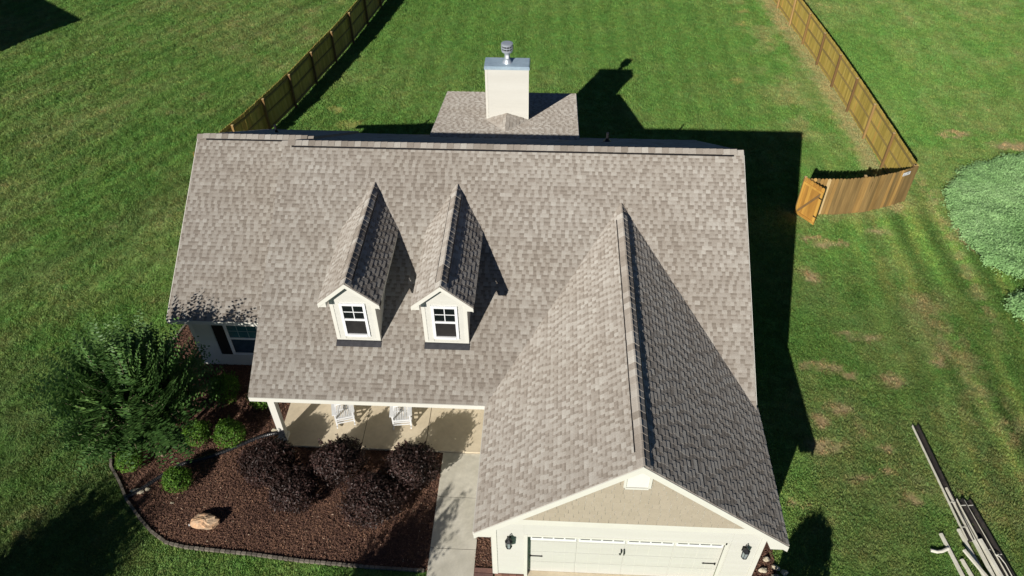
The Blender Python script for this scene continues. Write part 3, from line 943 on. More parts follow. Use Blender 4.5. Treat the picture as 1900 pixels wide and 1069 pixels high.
# dormers
def dormer(cx, lab):
    yf = 5.06
    zr, ze, hw = 6.08, 5.33, .84
    dm = m
    s = (zr - ze) / hw
    zroof = lambda y: ZE + m * (y - YP)
    zb = zroof(yf) + .02
    yb = YP + (ze - ZE) / m + .2
    bx = .615
    mb = MB()
    # body: front wall with a hole left for the window is faced with boards, sides are plain
    mb.prism([(cx - bx, yf, zb), (cx + bx, yf, zb), (cx + bx, yf, ze - .03), (cx, yf, zr - .10), (cx - bx, yf, ze - .03)], (0, .05, 0))
    for sx in (-1, 1):
        mb.prism([(cx + sx * bx, yf + .052, zb - .1), (cx + sx * bx, yf + .052, ze - .03), (cx + sx * bx, yb, ze - .03), (cx + sx * bx, yb, zroof(yb) - .2)], (-sx * .05, 0, 0))
    D = mb.build('dormer', 'siding', HP, label=lab)
    # clapboards on the front
    wz0, wz1, wh = zb + .17, zb + 1.46, .365
    n = 12
    z0 = zb + .05
    hgt = .145
    k = 0
    z = z0
    while z < zr - .30:
        zt_ = z + hgt
        half = bx - .09
        zm = z + hgt * .6
        if zm > ze - .1:
            half = min(half, (zr - .16 - zm) / s)
        y = yf
        p = lambda xa, xb: MB().prism([(xa, y, z), (xa, y - .015, z), (xa, y - .003, zt_), (xa, y, zt_)], (xb - xa, 0, 0)).build('siding_board', 'siding', D)
        if zt_ > wz0 and z < wz1:
            p(cx - half, cx - wh); p(cx + wh, cx + half)
        else:
            p(cx - half, cx + half)
        z += hgt
    for sx in (-1, 1):
        xa, xb = sorted((cx + sx * (bx + .012), cx + sx * (bx - .088)))
        T('corner_board', MB().box(xa, yf - .022, zb, xb, yf - .001, ze + .05), parent=D)
        xa, xb = sorted((cx + sx * (bx + .001), cx + sx * (bx + .016)))
        T('corner_board', MB().box(xa, yf - .01, zb, xb, yf + .10, ze - .03), parent=D)
    T('base_trim', MB().box(cx - bx - .01, yf - .026, zb - .0, cx + bx + .01, yf - .002, zb + .05), parent=D)
    # flashing
    fl = MB().box(cx - bx - .03, yf - .06, zb - .10, cx + bx + .03, yf - .028, zb - .004)
    fl.prism([(cx - bx - .03, yf - .06, zroof(yf - .06) + .022), (cx - bx - .03, yf - .19, zroof(yf - .19) + .022), (cx - bx - .03, yf - .19, zroof(yf - .19) + .03), (cx - bx - .03, yf - .06, zroof(yf - .06) + .03)], (2 * bx + .06, 0, 0))
    fl.build('flashing', 'flash', D)
    # window
    fr = MB()
    fr.box(cx - .36, yf - .045, wz0, cx - .285, yf - .001, wz1)
    fr.box(cx + .285, yf - .045, wz0, cx + .36, yf - .001, wz1)
    fr.box(cx - .284, yf - .045, wz1 - .085, cx + .284, yf - .001, wz1)
    fr.box(cx - .284, yf - .060, wz0, cx + .284, yf - .001, wz0 + .085)
    wm = (wz0 + wz1) / 2 - .02
    fr.box(cx - .284, yf - .038, wm, cx + .284, yf - .001, wm + .07)
    F = fr.build('window_frame', 'vinyl', D)
    mu = MB()
    mu.box(cx - .012, yf - .024, wm + .071, cx + .012, yf - .010, wz1 - .086)
    zc = (wm + .07 + wz1 - .085) / 2
    mu.box(cx - .283, yf - .024, zc - .012, cx - .013, yf - .010, zc + .012)
    mu.box(cx + .013, yf - .024, zc - .012, cx + .283, yf - .010, zc + .012)
    mu.build('window_grille', 'vinyl', D)
    for xa, xb in ((cx - .283, cx - .013), (cx + .013, cx + .283)):
        for za, zb_ in ((wm + .071, zc - .013), (zc + .013, wz1 - .086)):
            MB().box(xa, yf - .016, za, xb, yf - .006, zb_).build('pane', 'glass', D)
    MB().box(cx - .283, yf - .014, wz0 + .086, cx + .283, yf - .004, wm - .001).build('pane', 'screen', D)
    # roof
    yo = yf - .285
    yr = YP + (zr - ZE) / m + .05
    rf = MB()
    slab_plane(rf, (cx - hw, yo, ze), (cx - hw, yr, ze), (cx, yr, zr), (cx, yo, zr), t=.05)
    slab_plane(rf, (cx, yo, zr), (cx, yr, zr), (cx + hw, yr, ze), (cx + hw, yo, ze), t=.05)
    rf.build('dormer_roof', 'deck', D)
    for sx in (-1, 1):
        a, b_ = (cx + sx * hw, yo, ze), (cx, yo, zr)
        T('rake_board', rake(MB(), a, b_, .16, (0, -.022, 0)), parent=D)
        T('eave_board', MB().box(min(cx + sx * hw, cx + sx * (hw - .02)), yo, ze - .14, max(cx + sx * hw, cx + sx * (hw - .02)), yb + .3, ze - .02), parent=D)
        T('eave_return', MB().prism([(cx + sx * hw, yo - .010, ze - .03), (cx + sx * hw, yo - .010, ze - .14), (cx + sx * (bx - .0), yo - .010, ze - .14), (cx + sx * (bx - .0), yo - .010, ze + .12)], (0, .275, 0)), parent=D)
    L_ = Vector((hw, 0, zr - ze))
    hid = lambda x, y, z: zroof(y) > z + .06
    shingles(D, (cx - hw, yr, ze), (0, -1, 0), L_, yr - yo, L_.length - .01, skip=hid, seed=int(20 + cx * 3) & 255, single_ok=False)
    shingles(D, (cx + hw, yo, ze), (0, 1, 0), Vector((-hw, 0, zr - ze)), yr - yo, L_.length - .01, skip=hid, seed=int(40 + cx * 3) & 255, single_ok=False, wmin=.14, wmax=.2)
    ridge(D, (cx, yo, zr + .004), (cx, yr - .1, zr + .004), s, .045, seed=int(60 + cx * 3) & 255, vent=(.28, .45))
dormer(-4.115, 'left gabled dormer with a white sash window')
dormer(-1.585, 'right gabled dormer with a white sash window')
flush_shingles()

# left wing window and shutters
yw = 7.03
boards(wing_wall, -10.21, -7.0, .02, .58, yw)
boards(wing_wall, -10.21, -9.60, .58, 2.10, yw)
boards(wing_wall, -10.21, -7.0, 2.10, 2.57, yw)
T('corner_board', MB().box(-10.34, yw - .022, 0, -10.212, yw - .001, 2.57), parent=wing_wall)
fr = MB()
for a in ((-9.19, .58, -9.10, 2.10), (-8.12, .58, -8.03, 2.10), (-9.099, 2.02, -8.121, 2.10), (-9.099, .58, -8.121, .66), (-9.099, 1.33, -8.121, 1.40)):
    fr.box(a[0], yw - .045, a[1], a[2], yw - .001, a[3])
fr.build('window_frame', 'vinyl', wing_wall)
gl_ = MB()
for q in (1, 2):
    xx = -9.10 + q * .98 / 3
    gl_.box(xx - .008, yw - .026, 1.401, xx + .008, yw - .018, 2.019)
gl_.box(-9.098, yw - .030, 1.70, -8.122, yw - .0265, 1.716)
gl_.build('window_grille', mat('grille_teal', (0.25, 0.36, 0.37), rough=.4), wing_wall)
MB().box(-9.099, yw - .017, 1.401, -8.121, yw - .004, 2.019).build('pane', 'glass_teal', wing_wall)
MB().box(-9.099, yw - .015, .661, -8.121, yw - .004, 1.329).build('pane', mat('screened_glass', (0.03, 0.05, 0.07), (0.045, 0.07, 0.095), scale=6, rough=.25), wing_wall)
for x0, x1 in ((-9.57, -9.195), (-8.025, -7.65)):
    s_ = MB().box(x0, yw - .04, .58, x1, yw - .017, 2.10).build('shutter', 'black', wing_wall)
# porch column, beam
T('porch_column', MB().box(-6.88, 4.0, .10, -6.68, 4.2, 2.36))
T('porch_column', MB().box(-6.92, 3.96, .10, -6.64, 4.24, .24), label='wider column base')
T('porch_beam', MB().box(-6.90, 3.98, 2.362, -.03, 4.22, ZE - .165))
T('porch_beam', MB().box(-6.90, 4.222, 2.362, -6.66, 6.24, ZE - .165))
# chimney
CX0, CX1, CY0, CY1 = -1.40, .295, 17.50, 18.22
zsh = lambda y: SZ0 - sp * (y - SY0)
ch = MB().box(CX0 + .02, CY0 + .02, zsh(CY1) - .2, CX1 - .02, CY1 - .02, 5.60).build('chimney', 'siding', HP, label='cream sided chimney with metal cap behind the ridge')
zc0 = zsh(CY0) + .02
boards(ch, CX0 + .09, CX1 - .05, zc0, 5.60, CY0 + .018, h=.17)
for a in ((CX0, CY0 - .004, CX0 + .088, CY0 + .018), (CX1 - .048, CY0 - .004, CX1, CY0 + .018), (CX0 - .004, CY0 + .02, CX0 + .018, CY0 + .11), (CX1 - .018, CY0 + .02, CX1 + .004, CY0 + .11)):
    T('corner_board', MB().box(a[0], a[1], zc0 - .02, a[2], a[3], 5.60), parent=ch)
cp = MB()
cp.box(CX0 - .03, CY0 - .03, 5.602, CX1 + .03, CY1 + .03, 5.70)
cp.prism([(CX0 - .01, CY0 - .01, 5.701), (CX1 + .01, CY0 - .01, 5.701), (CX1 + .01, CY1 + .01, 5.701), (CX0 - .01, CY1 + .01, 5.701)], (0, 0, .03))
cp.build('chimney_cap', 'galv_top', ch)
fx, fy = -.55, 17.86
MB().lathe([(.19, 5.732), (.15, 5.80), (.12, 5.85), (.105, 5.87), (.105, 6.20)], fx, fy, 24).build('flue_pipe', 'galv', ch, smooth=False)
MB().lathe([(.19, 6.16), (.21, 6.18), (.225, 6.22), (.225, 6.27)], fx, fy, 24).build('flue_cap', 'galv', ch)
MB().lathe([(.19, 6.2705), (.19, 6.4395)], fx, fy, 24).build('flue_opening', 'iron', ch)
MB().lathe([(.226, 6.335), (.226, 6.375)], fx, fy, 24).build('flue_band', 'galv', ch)
MB().lathe([(.226, 6.44), (.228, 6.50), (.18, 6.515), (.05, 6.52)], fx, fy, 24).build('flue_lid', 'galv', ch)
sb = MB()
for q in range(12):
    th = q * PI / 6
    sb.bar((fx + .222 * math.cos(th), fy + .222 * math.sin(th), 6.268), (fx + .222 * math.cos(th), fy + .222 * math.sin(th), 6.442), .014, .014)
sb.build('flue_mesh_bars', 'galv', ch)
MB().box(fx - .05, fy - .112, 5.93, fx + .055, fy - .1055, 6.06).build('sticker', 'white', ch)
# cricket of shingles against the chimney
kz = zsh(CY0)
apex, kf = V(-.57, CY0, kz + .30), V(-.57, CY0 - .30 / sp, kz + .30)
ck = MB()
ck.face([V(CX0 - .05, CY0, kz + .005), kf, apex][::-1], .62)
ck.face([V(CX1 + .05, CY0, kz + .005), apex, kf][::-1], .62)
# tabs on the cricket
for side in (-1, 1):
    ex = CX0 - .05 if side < 0 else CX1 + .05
    A_, B_, C_ = V(ex, CY0, kz + .005), kf, apex
    nn = (B_ - A_).cross(C_ - A_).normalized()
    if nn.z < 0: nn = -nn
    for i in range(7):
        for j in range(9):
            u0, u1 = i / 7, (i + .96) / 7
            y0 = CY0 - (j + (i % 2) * .5) * .17
            y1 = y0 - .16
            def pt(u, y):
                x = ex + (apex.x - ex) * u
                z = kz + .005 + (.295) * u
                return V(x, y, z) + nn * (.006 + .004 * ((i * 7 + j) % 3))
            if all((CY0 - y) < (.30 / sp) * u * .97 for u in (u0, u1) for y in (y0, y1)) and y0 <= CY0:
                q = [pt(u0, y0), pt(u1, y0), pt(u1, y1), pt(u0, y1)]
                if (q[1] - q[0]).cross(q[2] - q[0]).z < 0: q = q[::-1]
                ck.face(q, .35 + .55 * random.random())
ck.build('cricket', 'shingle', ch, tone=True)
# plumbing vents on the back slope
for (x, y, h) in ((-8.98, 14.6, .42), (3.25, 14.4, .38)):
    z = ZR - m * (y - YR)
    vp = MB()
    vp.lathe([(.05, z - .05), (.05, z + h)], x, y, 10)
    vp.lathe([(.15, z + .0), (.14, z + .03), (.07, z + .12), (.06, z + .14)], x, y, 12)
    vp.build('vent_pipe', 'rubber', HP)

# ------------------------------------------------------------------ porch floor, walkway, beds
pf = MB().box(-6.90, 3.85, -.05, -.62, 6.24, .085).build('porch_floor', 'joint', kind='structure')
for a, b_ in ((-6.94, -4.345), (-4.325, -2.375), (-2.355, -.60)):
    MB().box(a, 3.80, -.04, b_, 6.22, .10).build('slab', 'concrete', pf)
wk = MB().box(-1.76, -5.0, -.06, -.58, 3.78, .035).build('walkway', 'joint', kind='structure')
ys_ = [3.792, 2.265, 0.665, -.94, -2.5, -4.1]
for a, b_ in zip(ys_[:-1], ys_[1:]):
    MB().box(-1.80, b_ + .012, -.05, -.54 if a < 3.7 else -.56, a - .006, .05).build('slab', 'walk', wk)
def flat(name, poly, z, mt):
    mb = MB()
    mb.face([(x, y, z) for x, y in poly])
    return mb
def ccw(p):
    a = sum(p[i][0] * p[(i + 1) % len(p)][1] - p[(i + 1) % len(p)][0] * p[i][1] for i in range(len(p)))
    return p if a > 0 else p[::-1]
mbd = MB()
for P_ in (BED, BED2, BED3):
    mbd.face([(x, y, .012) for x, y in ccw(P_)])
mbd.build('mulch_bed', 'mulch', kind='structure')
def chip_mesh():
    mb = MB()
    mb.prism([(-.026, -.005, -.002), (.026, -.007, -.002), (.022, .007, -.002), (-.024, .005, -.002)], (0, 0, .006))
    me = mb.mesh('mulch_chip', 'chip')
    return me
def make_mulch():
    P_, N_ = [], 95000
    x = rng.uniform(-12.2, 7.7, N_ * 3); y = rng.uniform(-1.3, 9.2, N_ * 3)
    k = inpoly(x, y, BED) | inpoly(x, y, BED2) | inpoly(x, y, BED3)
    x, y = x[k], y[k]
    n = len(x)
    z = .012 + .028 * rng.rand(n) + .03 * fbm(x, y, 2.5, 71, 3) - .01
    rots = np.stack([(rng.rand(n) - .5) * 1.5, (rng.rand(n) - .5) * 1.3, rng.rand(n) * 2 * PI], 1)
    s = .55 + .9 * rng.rand(n)
    tone = np.clip(.14 + .55 * rng.rand(n) ** 1.4 + .30 * (fbm(x, y, 1.2, 81, 3) - .5) + (rng.rand(n) > .985) * .45, 0, 1)
    scatter('mulch', np.stack([x, y, z], 1), rots, np.stack([s, s, s], 1), chip_mesh(), tone=tone, label='red brown shredded bark mulch covering the flower beds', cat='mulch')
    print('mulch', n)
make_mulch()
# stone edging round the bed
edge = thing('bed_edging', 'grey scalloped edging strip curving between the lawn and the mulch bed', 'garden edging', (-12.05, 3.7, 0))
EP = [(-11.3, 9.1), (-11.64, 8.76), (-11.9, 7.46), (-12.1, 5.5), (-12.05, 3.7), (-11.94, 3.26), (-11.74, 2.83), (-11.31, 2.38), (-10.78, 1.73), (-10.15, 1.16), (-9.70, .80), (-9.15, 0.49), (-8.6, .38), (-7.87, 0.33), (-6.64, 0.26), (-5.26, 0.13), (-3.31, 0.04), (-1.83, 0.01)]
def walkpath(P, step):
    out = []
    P = [Vector((*p, 0)) for p in P]
    seg = 0; pos = 0.0
    for a, b_ in zip(P[:-1], P[1:]):
        L = (b_ - a).length
        while pos < L:
            out.append((a + (b_ - a) * (pos / L), (b_ - a).normalized()))
            pos += step
        pos -= L
    return out
eb = MB().prism([(-.073, -.028, -.05), (.073, -.028, -.05), (.073, .028, -.05), (-.073, .028, -.05)], (0, 0, .12))
eb.prism([(-.058, -.045, .0), (.058, -.045, .0), (.066, .0, .0), (.058, .030, .0), (-.058, .030, .0), (-.066, 0, .0)], (0, 0, .085))
ebm = eb.mesh('edging_block', 'edging')
for p, d in walkpath(EP, .15):
    o = link('edging_block', ebm, edge, loc=p - edge.location + V(0, 0, .012 * random.random() - .004))
    o.rotation_euler = (random.uniform(-.04, .04), 0, math.atan2(d.y, d.x) + random.uniform(-.03, .03))
# reddish edging at the garage corner, two blocks
be = thing('brick_edging', 'two reddish edging blocks between the walkway and the garage corner', 'garden edging', (-.27, .1, 0))
MB().box(-.53, .02, -.03, -.02, .14, .075).build('block', mat('red_block', (.22, .12, .09), (.16, .085, .07), rough=.85, scale=8), be)
MB().box(-.53, -.12, -.03, -.02, .0, .065).build('block', mat('red_block_dark', (.18, .10, .08), (.13, .07, .06), rough=.85, scale=8), be)

# black corrugated drain pipe
PP = [(-7.0, 4.25), (-7.35, 4.18), (-7.75, 3.98), (-8.25, 3.66), (-8.73, 3.38), (-9.25, 3.16), (-9.63, 3.0), (-10.0, 2.66), (-10.22, 2.44), (-10.5, 2.12), (-10.85, 1.80)]
path = []
for k in range(len(PP) - 1):
    for q in range(14):
        t = q / 14
        p0 = PP[max(k - 1, 0)]; p1 = PP[k]; p2 = PP[k + 1]; p3 = PP[min(k + 2, len(PP) - 1)]
        cr = lambda a, b, c, d: .5 * ((2 * b) + (-a + c) * t + (2 * a - 5 * b + 4 * c - d) * t * t + (-a + 3 * b - 3 * c + d) * t ** 3)
        path.append((cr(p0[0], p1[0], p2[0], p3[0]), cr(p0[1], p1[1], p2[1], p3[1]), .065 if k > 0 else .10 - .035 * t))
rad = [.058 + (.006 if i % 2 else 0) for i in range(len(path))]
dp = MB().tube(path, rad, 12).build('drain_pipe', 'rubber')
tag(dp, 'black corrugated drain pipe crossing the mulch from the porch column to the edging', 'pipe')

def rock(name, loc, sx, sy, sz, seed, mt, sub=3):
    r = np.random.RandomState(seed)
    n, k = 18, 10
    dirs = r.randn(16, 3); dirs /= np.linalg.norm(dirs, axis=1)[:, None]
    offs = .72 + .28 * r.rand(16)
    vs, fs = [], []
    for i in range(k + 1):
        ph = PI * i / k
        for j in range(n):
            th = 2 * PI * j / n
            d = np.array([math.sin(ph) * math.cos(th), math.sin(ph) * math.sin(th), math.cos(ph)])
            dots = dirs @ d
            t = 1.25
            for q in range(16):
                if dots[q] > .05: t = min(t, offs[q] / dots[q])
            t *= 1 + .05 * r.randn()
            vs.append((d[0] * t * sx, d[1] * t * sy, d[2] * t * sz))
    for i in range(k):
        for j in range(n):
            fs.append((i * n + j, (i + 1) * n + j, (i + 1) * n + (j + 1) % n, i * n + (j + 1) % n))
    return link(name, np_mesh(name, vs, fs, mt), loc=loc)
o = rock('boulder', (-8.22, 1.12, .10), .45, .26, .22, 5, 'rock'); o.rotation_euler = (.1, 0, .12)
tag(o, 'orange tan boulder lying alone in the open mulch of the front bed', 'boulder')
o = rock('stone', (-7.12, 4.32, .06), .16, .10, .07, 8, 'palerock'); tag(o, 'pale stone beside the porch column where the black pipe ends', 'stone')
o = rock('stone', (-6.98, 4.12, .05), .10, .09, .05, 9, 'rock'); tag(o, 'small orange stone at the foot of the porch column', 'stone')
o = rock('stone', (-10.6, 2.03, .05), .20, .10, .07, 10, 'palerock'); tag(o, 'pale flat stone in the bed corner where the pipe meets the edging', 'stone')
o = rock('stone', (-10.35, 2.12, .04), .09, .06, .05, 12, 'palerock'); tag(o, 'small pale stone right of the flat stone in the bed corner', 'stone')
o = rock('stone', (-9.45, 1.72, .03), .08, .04, .03, 14, 'palerock'); tag(o, 'small pale stone in the mulch in front of the lone round green shrub', 'stone')
o = rock('stone', (-8.70, 1.05, .03), .035, .03, .03, 15, 'white'); tag(o, 'tiny white stone in the mulch left of the boulder', 'stone')
for k, (x, y) in enumerate(((7.35, .75), (7.55, .52), (7.2, .45), (7.5, .25), (7.75, .4))):
    o = rock('stone', (x, y, .05), .10, .08, .06, 30 + k, 'palerock')
    tag(o, ['grey stone at the back of the little group right of the garage corner', 'second grey stone back in the shaded bed right of the garage', 'grey stone closest to the garage wall in the shaded bed', 'frontmost grey stone in the shaded bed right of the garage', 'rightmost grey stone in the shaded bed, nearest the lawn'][k], 'stone', 'grey stones in the shaded bed right of the garage')

# ------------------------------------------------------------------ shrubs
def leaves(P, Nn, size, tone, mt, name, aspect=1.9, r=None, jit=.7):
    """one diamond leaf per point; P positions, Nn preferred normals"""
    r = r or rng
    n = len(P)
    Nn = Nn + jit * r.randn(n, 3)
    Nn /= np.linalg.norm(Nn, axis=1)[:, None]
    A = np.cross(Nn, r.randn(n, 3)); A /= np.linalg.norm(A, axis=1)[:, None]
    B = np.cross(Nn, A)
    s = np.asarray(size)
    s = (s * (0.7 + .6 * r.rand(n)))[:, None]
    v = np.stack([P - A * s, P + B * s / aspect + Nn * s * .15, P + A * s, P - B * s / aspect + Nn * s * .15], 1).reshape(-1, 3)
    f = np.arange(n * 4).reshape(-1, 4)
    return np_mesh(name, v, f, mt, tone=tone)
def shrub(name, x, y, rx, ry, h, n, size, mt, label, group, seed, lump=.12, topbias=.0, cat='shrub'):
    r = np.random.RandomState(seed)
    T_ = thing(name, label, cat, (x, y, 0), 0, group)
    d = r.randn(n, 3); d /= np.linalg.norm(d, axis=1)[:, None]
    d[:, 2] = np.where(d[:, 2] < -.55, -d[:, 2], d[:, 2])
    lobes = r.randn(14, 3); lobes /= np.linalg.norm(lobes, axis=1)[:, None]
    bulge = np.max(np.clip(d @ lobes.T, 0, 1) ** 6, axis=1)
    rad = (1 - lump) + lump * 1.1 * bulge + .06 * r.randn(n) + (r.rand(n) > .97) * .12
    inner = r.rand(n) < .35
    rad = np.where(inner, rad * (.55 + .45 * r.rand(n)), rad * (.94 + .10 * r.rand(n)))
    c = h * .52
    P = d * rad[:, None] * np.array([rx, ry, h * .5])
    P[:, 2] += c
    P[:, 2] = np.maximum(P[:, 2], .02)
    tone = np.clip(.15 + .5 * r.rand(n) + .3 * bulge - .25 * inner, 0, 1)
    
    # a few stray shoots standing out of the clipped surface
    for q in range(int(20 * rx)):
        dd = r.randn(3); dd /= np.linalg.norm(dd); dd[2] = abs(dd[2])
        m0 = dd * np.array([rx, ry, h * .5]) * .95 + np.array([0, 0, c])
        k_ = 14
        tt_ = np.linspace(0, 1, k_)[:, None]
        d3 = dd * .6 + np.array([0, 0, .6]); d3 /= np.linalg.norm(d3)
        P = np.concatenate([P, m0 + d3 * tt_ * (.08 + .14 * r.rand()) + .014 * r.randn(k_, 3)])
        d = np.concatenate([d, np.tile(dd, (k_, 1))])
        tone = np.concatenate([tone, np.clip(.5 + .4 * r.rand(k_), 0, 1)])
    st = MB()
    for q in range(5):
        a = q * 1.26 + r.rand()
        st.tube([(0.03 * math.cos(a), .03 * math.sin(a), 0), (rx * .3 * math.cos(a), ry * .3 * math.sin(a), h * .35), (rx * .55 * math.cos(a), ry * .55 * math.sin(a), h * .7)], [.014, .01, .005], 5)
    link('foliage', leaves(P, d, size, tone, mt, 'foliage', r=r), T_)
    link('stem', st.mesh('stem', 'twig'), T_)
    return T_
GB = 'round green shrubs in the front bed'
shrub('round_shrub', -8.40, 3.95, .47, .45, .78, 3400, .030, 'box', 'bright green round shrub above the bend of the black pipe, right of its twin', GB, 1)
shrub('round_shrub', -9.42, 3.92, .43, .42, .72, 3000, .030, 'box', 'bright green round shrub between the big tree trunks and its larger twin', GB, 2)
shrub('round_shrub', -9.42, 2.30, .41, .40, .70, 3000, .030, 'box', 'green round shrub alone below the black pipe, nearest the boulder', GB, 3)
shrub('round_shrub', -11.12, 2.92, .40, .40, .68, 3000, .030, 'box', 'green round shrub beside the edging under the left side of the big tree', GB, 4)
shrub('round_shrub', -9.10, 5.65, .50, .50, .85, 3000, .032, 'box', 'round shrub in deep shade in front of the wing window', GB, 5)
shrub('round_shrub', -7.75, 5.45, .50, .45, .75, 3000, .032, 'box', 'green shrub half hidden under the porch roof corner', GB, 6)
GP = 'purple leaved shrubs in front of the porch'
shrub('purple_shrub', -6.85, 2.86, .80, .76, 1.08, 8200, .040, 'lor', 'dark purple round shrub nearest the porch column', GP, 11, lump=.24)
shrub('purple_shrub', -5.84, 1.98, .72, .70, 1.05, 6800, .040, 'lor', 'dark purple round shrub in front row, left of the other front one', GP, 12, lump=.24)
shrub('purple_shrub', -4.74, 2.88, .80, .76, 1.32, 8000, .040, 'lor', 'dark purple round shrub in the middle of the back row along the porch', GP, 13, lump=.24)
shrub('purple_shrub', -3.52, 1.80, .90, .84, 1.20, 9000, .040, 'lor', 'widest dark purple shrub, at the front right of the cluster', GP, 14, lump=.24)
shrub('purple_shrub', -2.54, 2.76, .72, .72, 1.45, 7600, .040, 'lor', 'dark purple round shrub beside the walkway, its shadow on the porch floor', GP, 15, lump=.24)
shrub('tall_shrub', 7.0, -2.05, .66, .62, 2.25, 6000, .05, 'box', 'tall green shrub in front of the right garage corner, throwing a rounded shadow', None, 16)

# ------------------------------------------------------------------ crape myrtle trees
def myrtle(x, y, H, R, label, seed, nshoot=330, base_h=.5, spread=1.0, leafn=34, cy=0.0, cx=0.0):
    r = np.random.RandomState(seed)
    T_ = thing('crape_myrtle', label, 'tree', (x, y, 0))
    tr = MB()
    stems = []
    for q in range(6):
        a = 2 * PI * q / 6 + r.rand() * .6
        b0 = (.10 * math.cos(a), .16 * math.sin(a), 0)
        b1 = (.30 * R * .5 * math.cos(a), .30 * R * .5 * math.sin(a), H * .25)
        b2 = (R * .36 * math.cos(a) + cx * .6, R * .36 * math.sin(a) + cy * .6, H * .48)
        tr.tube([b0, b1, b2], [.048, .038, .022], 7)
        stems.append((b1, b2))
    link('trunk', tr.mesh('trunk', 'bark'), T_)
    limb = MB()
    Ps, Ns, Sz, Tn = [], [], [], []
    for k in range(nshoot):
        b1, b2 = stems[r.randint(6)]
        t = .3 + .9 * r.rand()
        st = np.array(b1) * (1 - t) + np.array(b2) * t
        cl = r.randint(46)
        # target on the crown shell
        cr_ = np.random.RandomState(seed * 100 + cl)
        az = cr_.rand() * 2 * PI + .34 * r.randn()
        el = math.asin(np.clip(-.38 + 1.38 * cr_.rand() + .16 * r.randn(), -1, 1))
        rad = (.50 + .46 * r.rand()) * (.84 + .30 * cr_.rand())
        ctone = .22 * (cr_.rand() - .5)
        tg = np.array([cx + R * rad * math.cos(el) * math.cos(az), cy + R * rad * math.cos(el) * math.sin(az), H * .50 + H * .46 * rad * math.sin(el)])
        tg[2] = max(tg[2], .35)
        mid = (st + tg) / 2 + np.array([0, 0, .18])
        L = np.linalg.norm(tg - mid)
        # leafy outer part of the shoot
        d = tg - mid; d /= np.linalg.norm(d)
        up = np.array([0, 0, 1.0])
        d2 = d + .38 * up; d2 /= np.linalg.norm(d2)
        tip = tg + d2 * (.40 + .60 * r.rand())
        if k % 2 == 0:
            limb.tube([tuple(st), tuple(mid), tuple(tg)], [.014, .009, .004], 4, caps=False)
        n = leafn
        for i in range(n):
            t = i / n
            p = mid + (tg - mid) * (t / .6) if t < .6 else tg + (tip - tg) * ((t - .6) / .4)
            sd = np.cross(d2, up); sd /= np.linalg.norm(sd) + 1e-6
            nn = np.cross(sd, d2)
            sgn = 1 if i % 2 else -1
            ll = .104 * (1 - .55 * max(0, t - .6) / .4) * (.8 + .4 * r.rand())
            q = p + sd * sgn * ll * .8 + .012 * r.randn(3)
            Ps.append((q, sd * sgn * ll + d2 * ll * .3, nn, ll))
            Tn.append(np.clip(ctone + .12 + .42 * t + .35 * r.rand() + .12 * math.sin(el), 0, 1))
    n = len(Ps)
    Q = np.array([p[0] for p in Ps]); A = np.array([p[1] for p in Ps]); Nn = np.array([p[2] for p in Ps]) + .25 * r.randn(n, 3)
    B = np.cross(Nn, A); B /= np.linalg.norm(B, axis=1)[:, None] + 1e-9
    Nn /= np.linalg.norm(Nn, axis=1)[:, None]
    ll = np.array([p[3] for p in Ps])[:, None]
    v = np.stack([Q - A * .9, Q + B * ll * .48 + Nn * ll * .12, Q + A * .9, Q - B * ll * .48 + Nn * ll * .12], 1).reshape(-1, 3)
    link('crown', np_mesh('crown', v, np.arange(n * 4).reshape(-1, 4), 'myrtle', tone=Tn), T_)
    link('branch', limb.mesh('branch', 'bark'), T_)
    return T_
myrtle(-10.42, 3.45, 4.55, 2.02, 'big bushy crape myrtle with pale trunks in the bed by the left wing', 21, nshoot=680, cx=-.28, cy=.15, leafn=34)
myrtle(-14.9, -6.2, 4.7, 1.7, 'crape myrtle beyond the lawn edge at the front left, throwing the long lawn shadow', 22, nshoot=560)
myrtle(-5.45, -5.3, 4.1, .95, 'slender young crape myrtle standing in front of the bed near the walkway', 23, nshoot=330)

# ------------------------------------------------------------------ crop patch
def crop_cluster():
    r = np.random.RandomState(5)
    n = 64
    P = np.stack([.10 * r.randn(n), .10 * r.randn(n), .12 + .26 * r.rand(n)], 1)
    Nn = np.tile([0, 0, 1.0], (n, 1)) + P * 2
    return leaves(P, Nn, np.full(n, .033), None, 'crop', 'crop_cluster', aspect=1.5, r=r, jit=.5)
def make_crop():
    n = 12000
    x = rng.uniform(17.4, 27, n); y = rng.uniform(9.4, 21.8, n)
    jx = x + .40 * (fbm(x, y, 1.6, 401, 3) - .5) + .07 * rng.randn(n); jy = y + .40 * (fbm(x, y, 1.6, 411, 3) - .5) + .07 * rng.randn(n)
    k = inpoly(jx, jy, CROP) | inpoly(jx, jy, CROP2)
    x, y = x[k], y[k]; n = len(x)
    s = .75 + .5 * rng.rand(n)
    hh = .55 + .75 * fbm(x, y, 1.3, 3, 3)
    tone = np.clip(.25 + .9 * (fbm(x, y, .8, 33, 3) - .35) + .25 * rng.rand(n), 0, 1)
    scatter('crop_patch', np.stack([x, y, np.zeros(n)], 1), np.stack([.2 * rng.randn(n), .2 * rng.randn(n), rng.rand(n) * 6.28], 1), np.stack([s, s, s * hh], 1),
            crop_cluster(), tone=tone, label='dense light green leafy ground cover patch at the right edge of the lawn', cat='ground cover')
    mb = MB()
    for P_ in (CROP, CROP2): mb.face([(a, b_, .03) for a, b_ in ccw(P_)])
    mb.build('crop_soil', 'cropsoil', kind='structure')
make_crop()

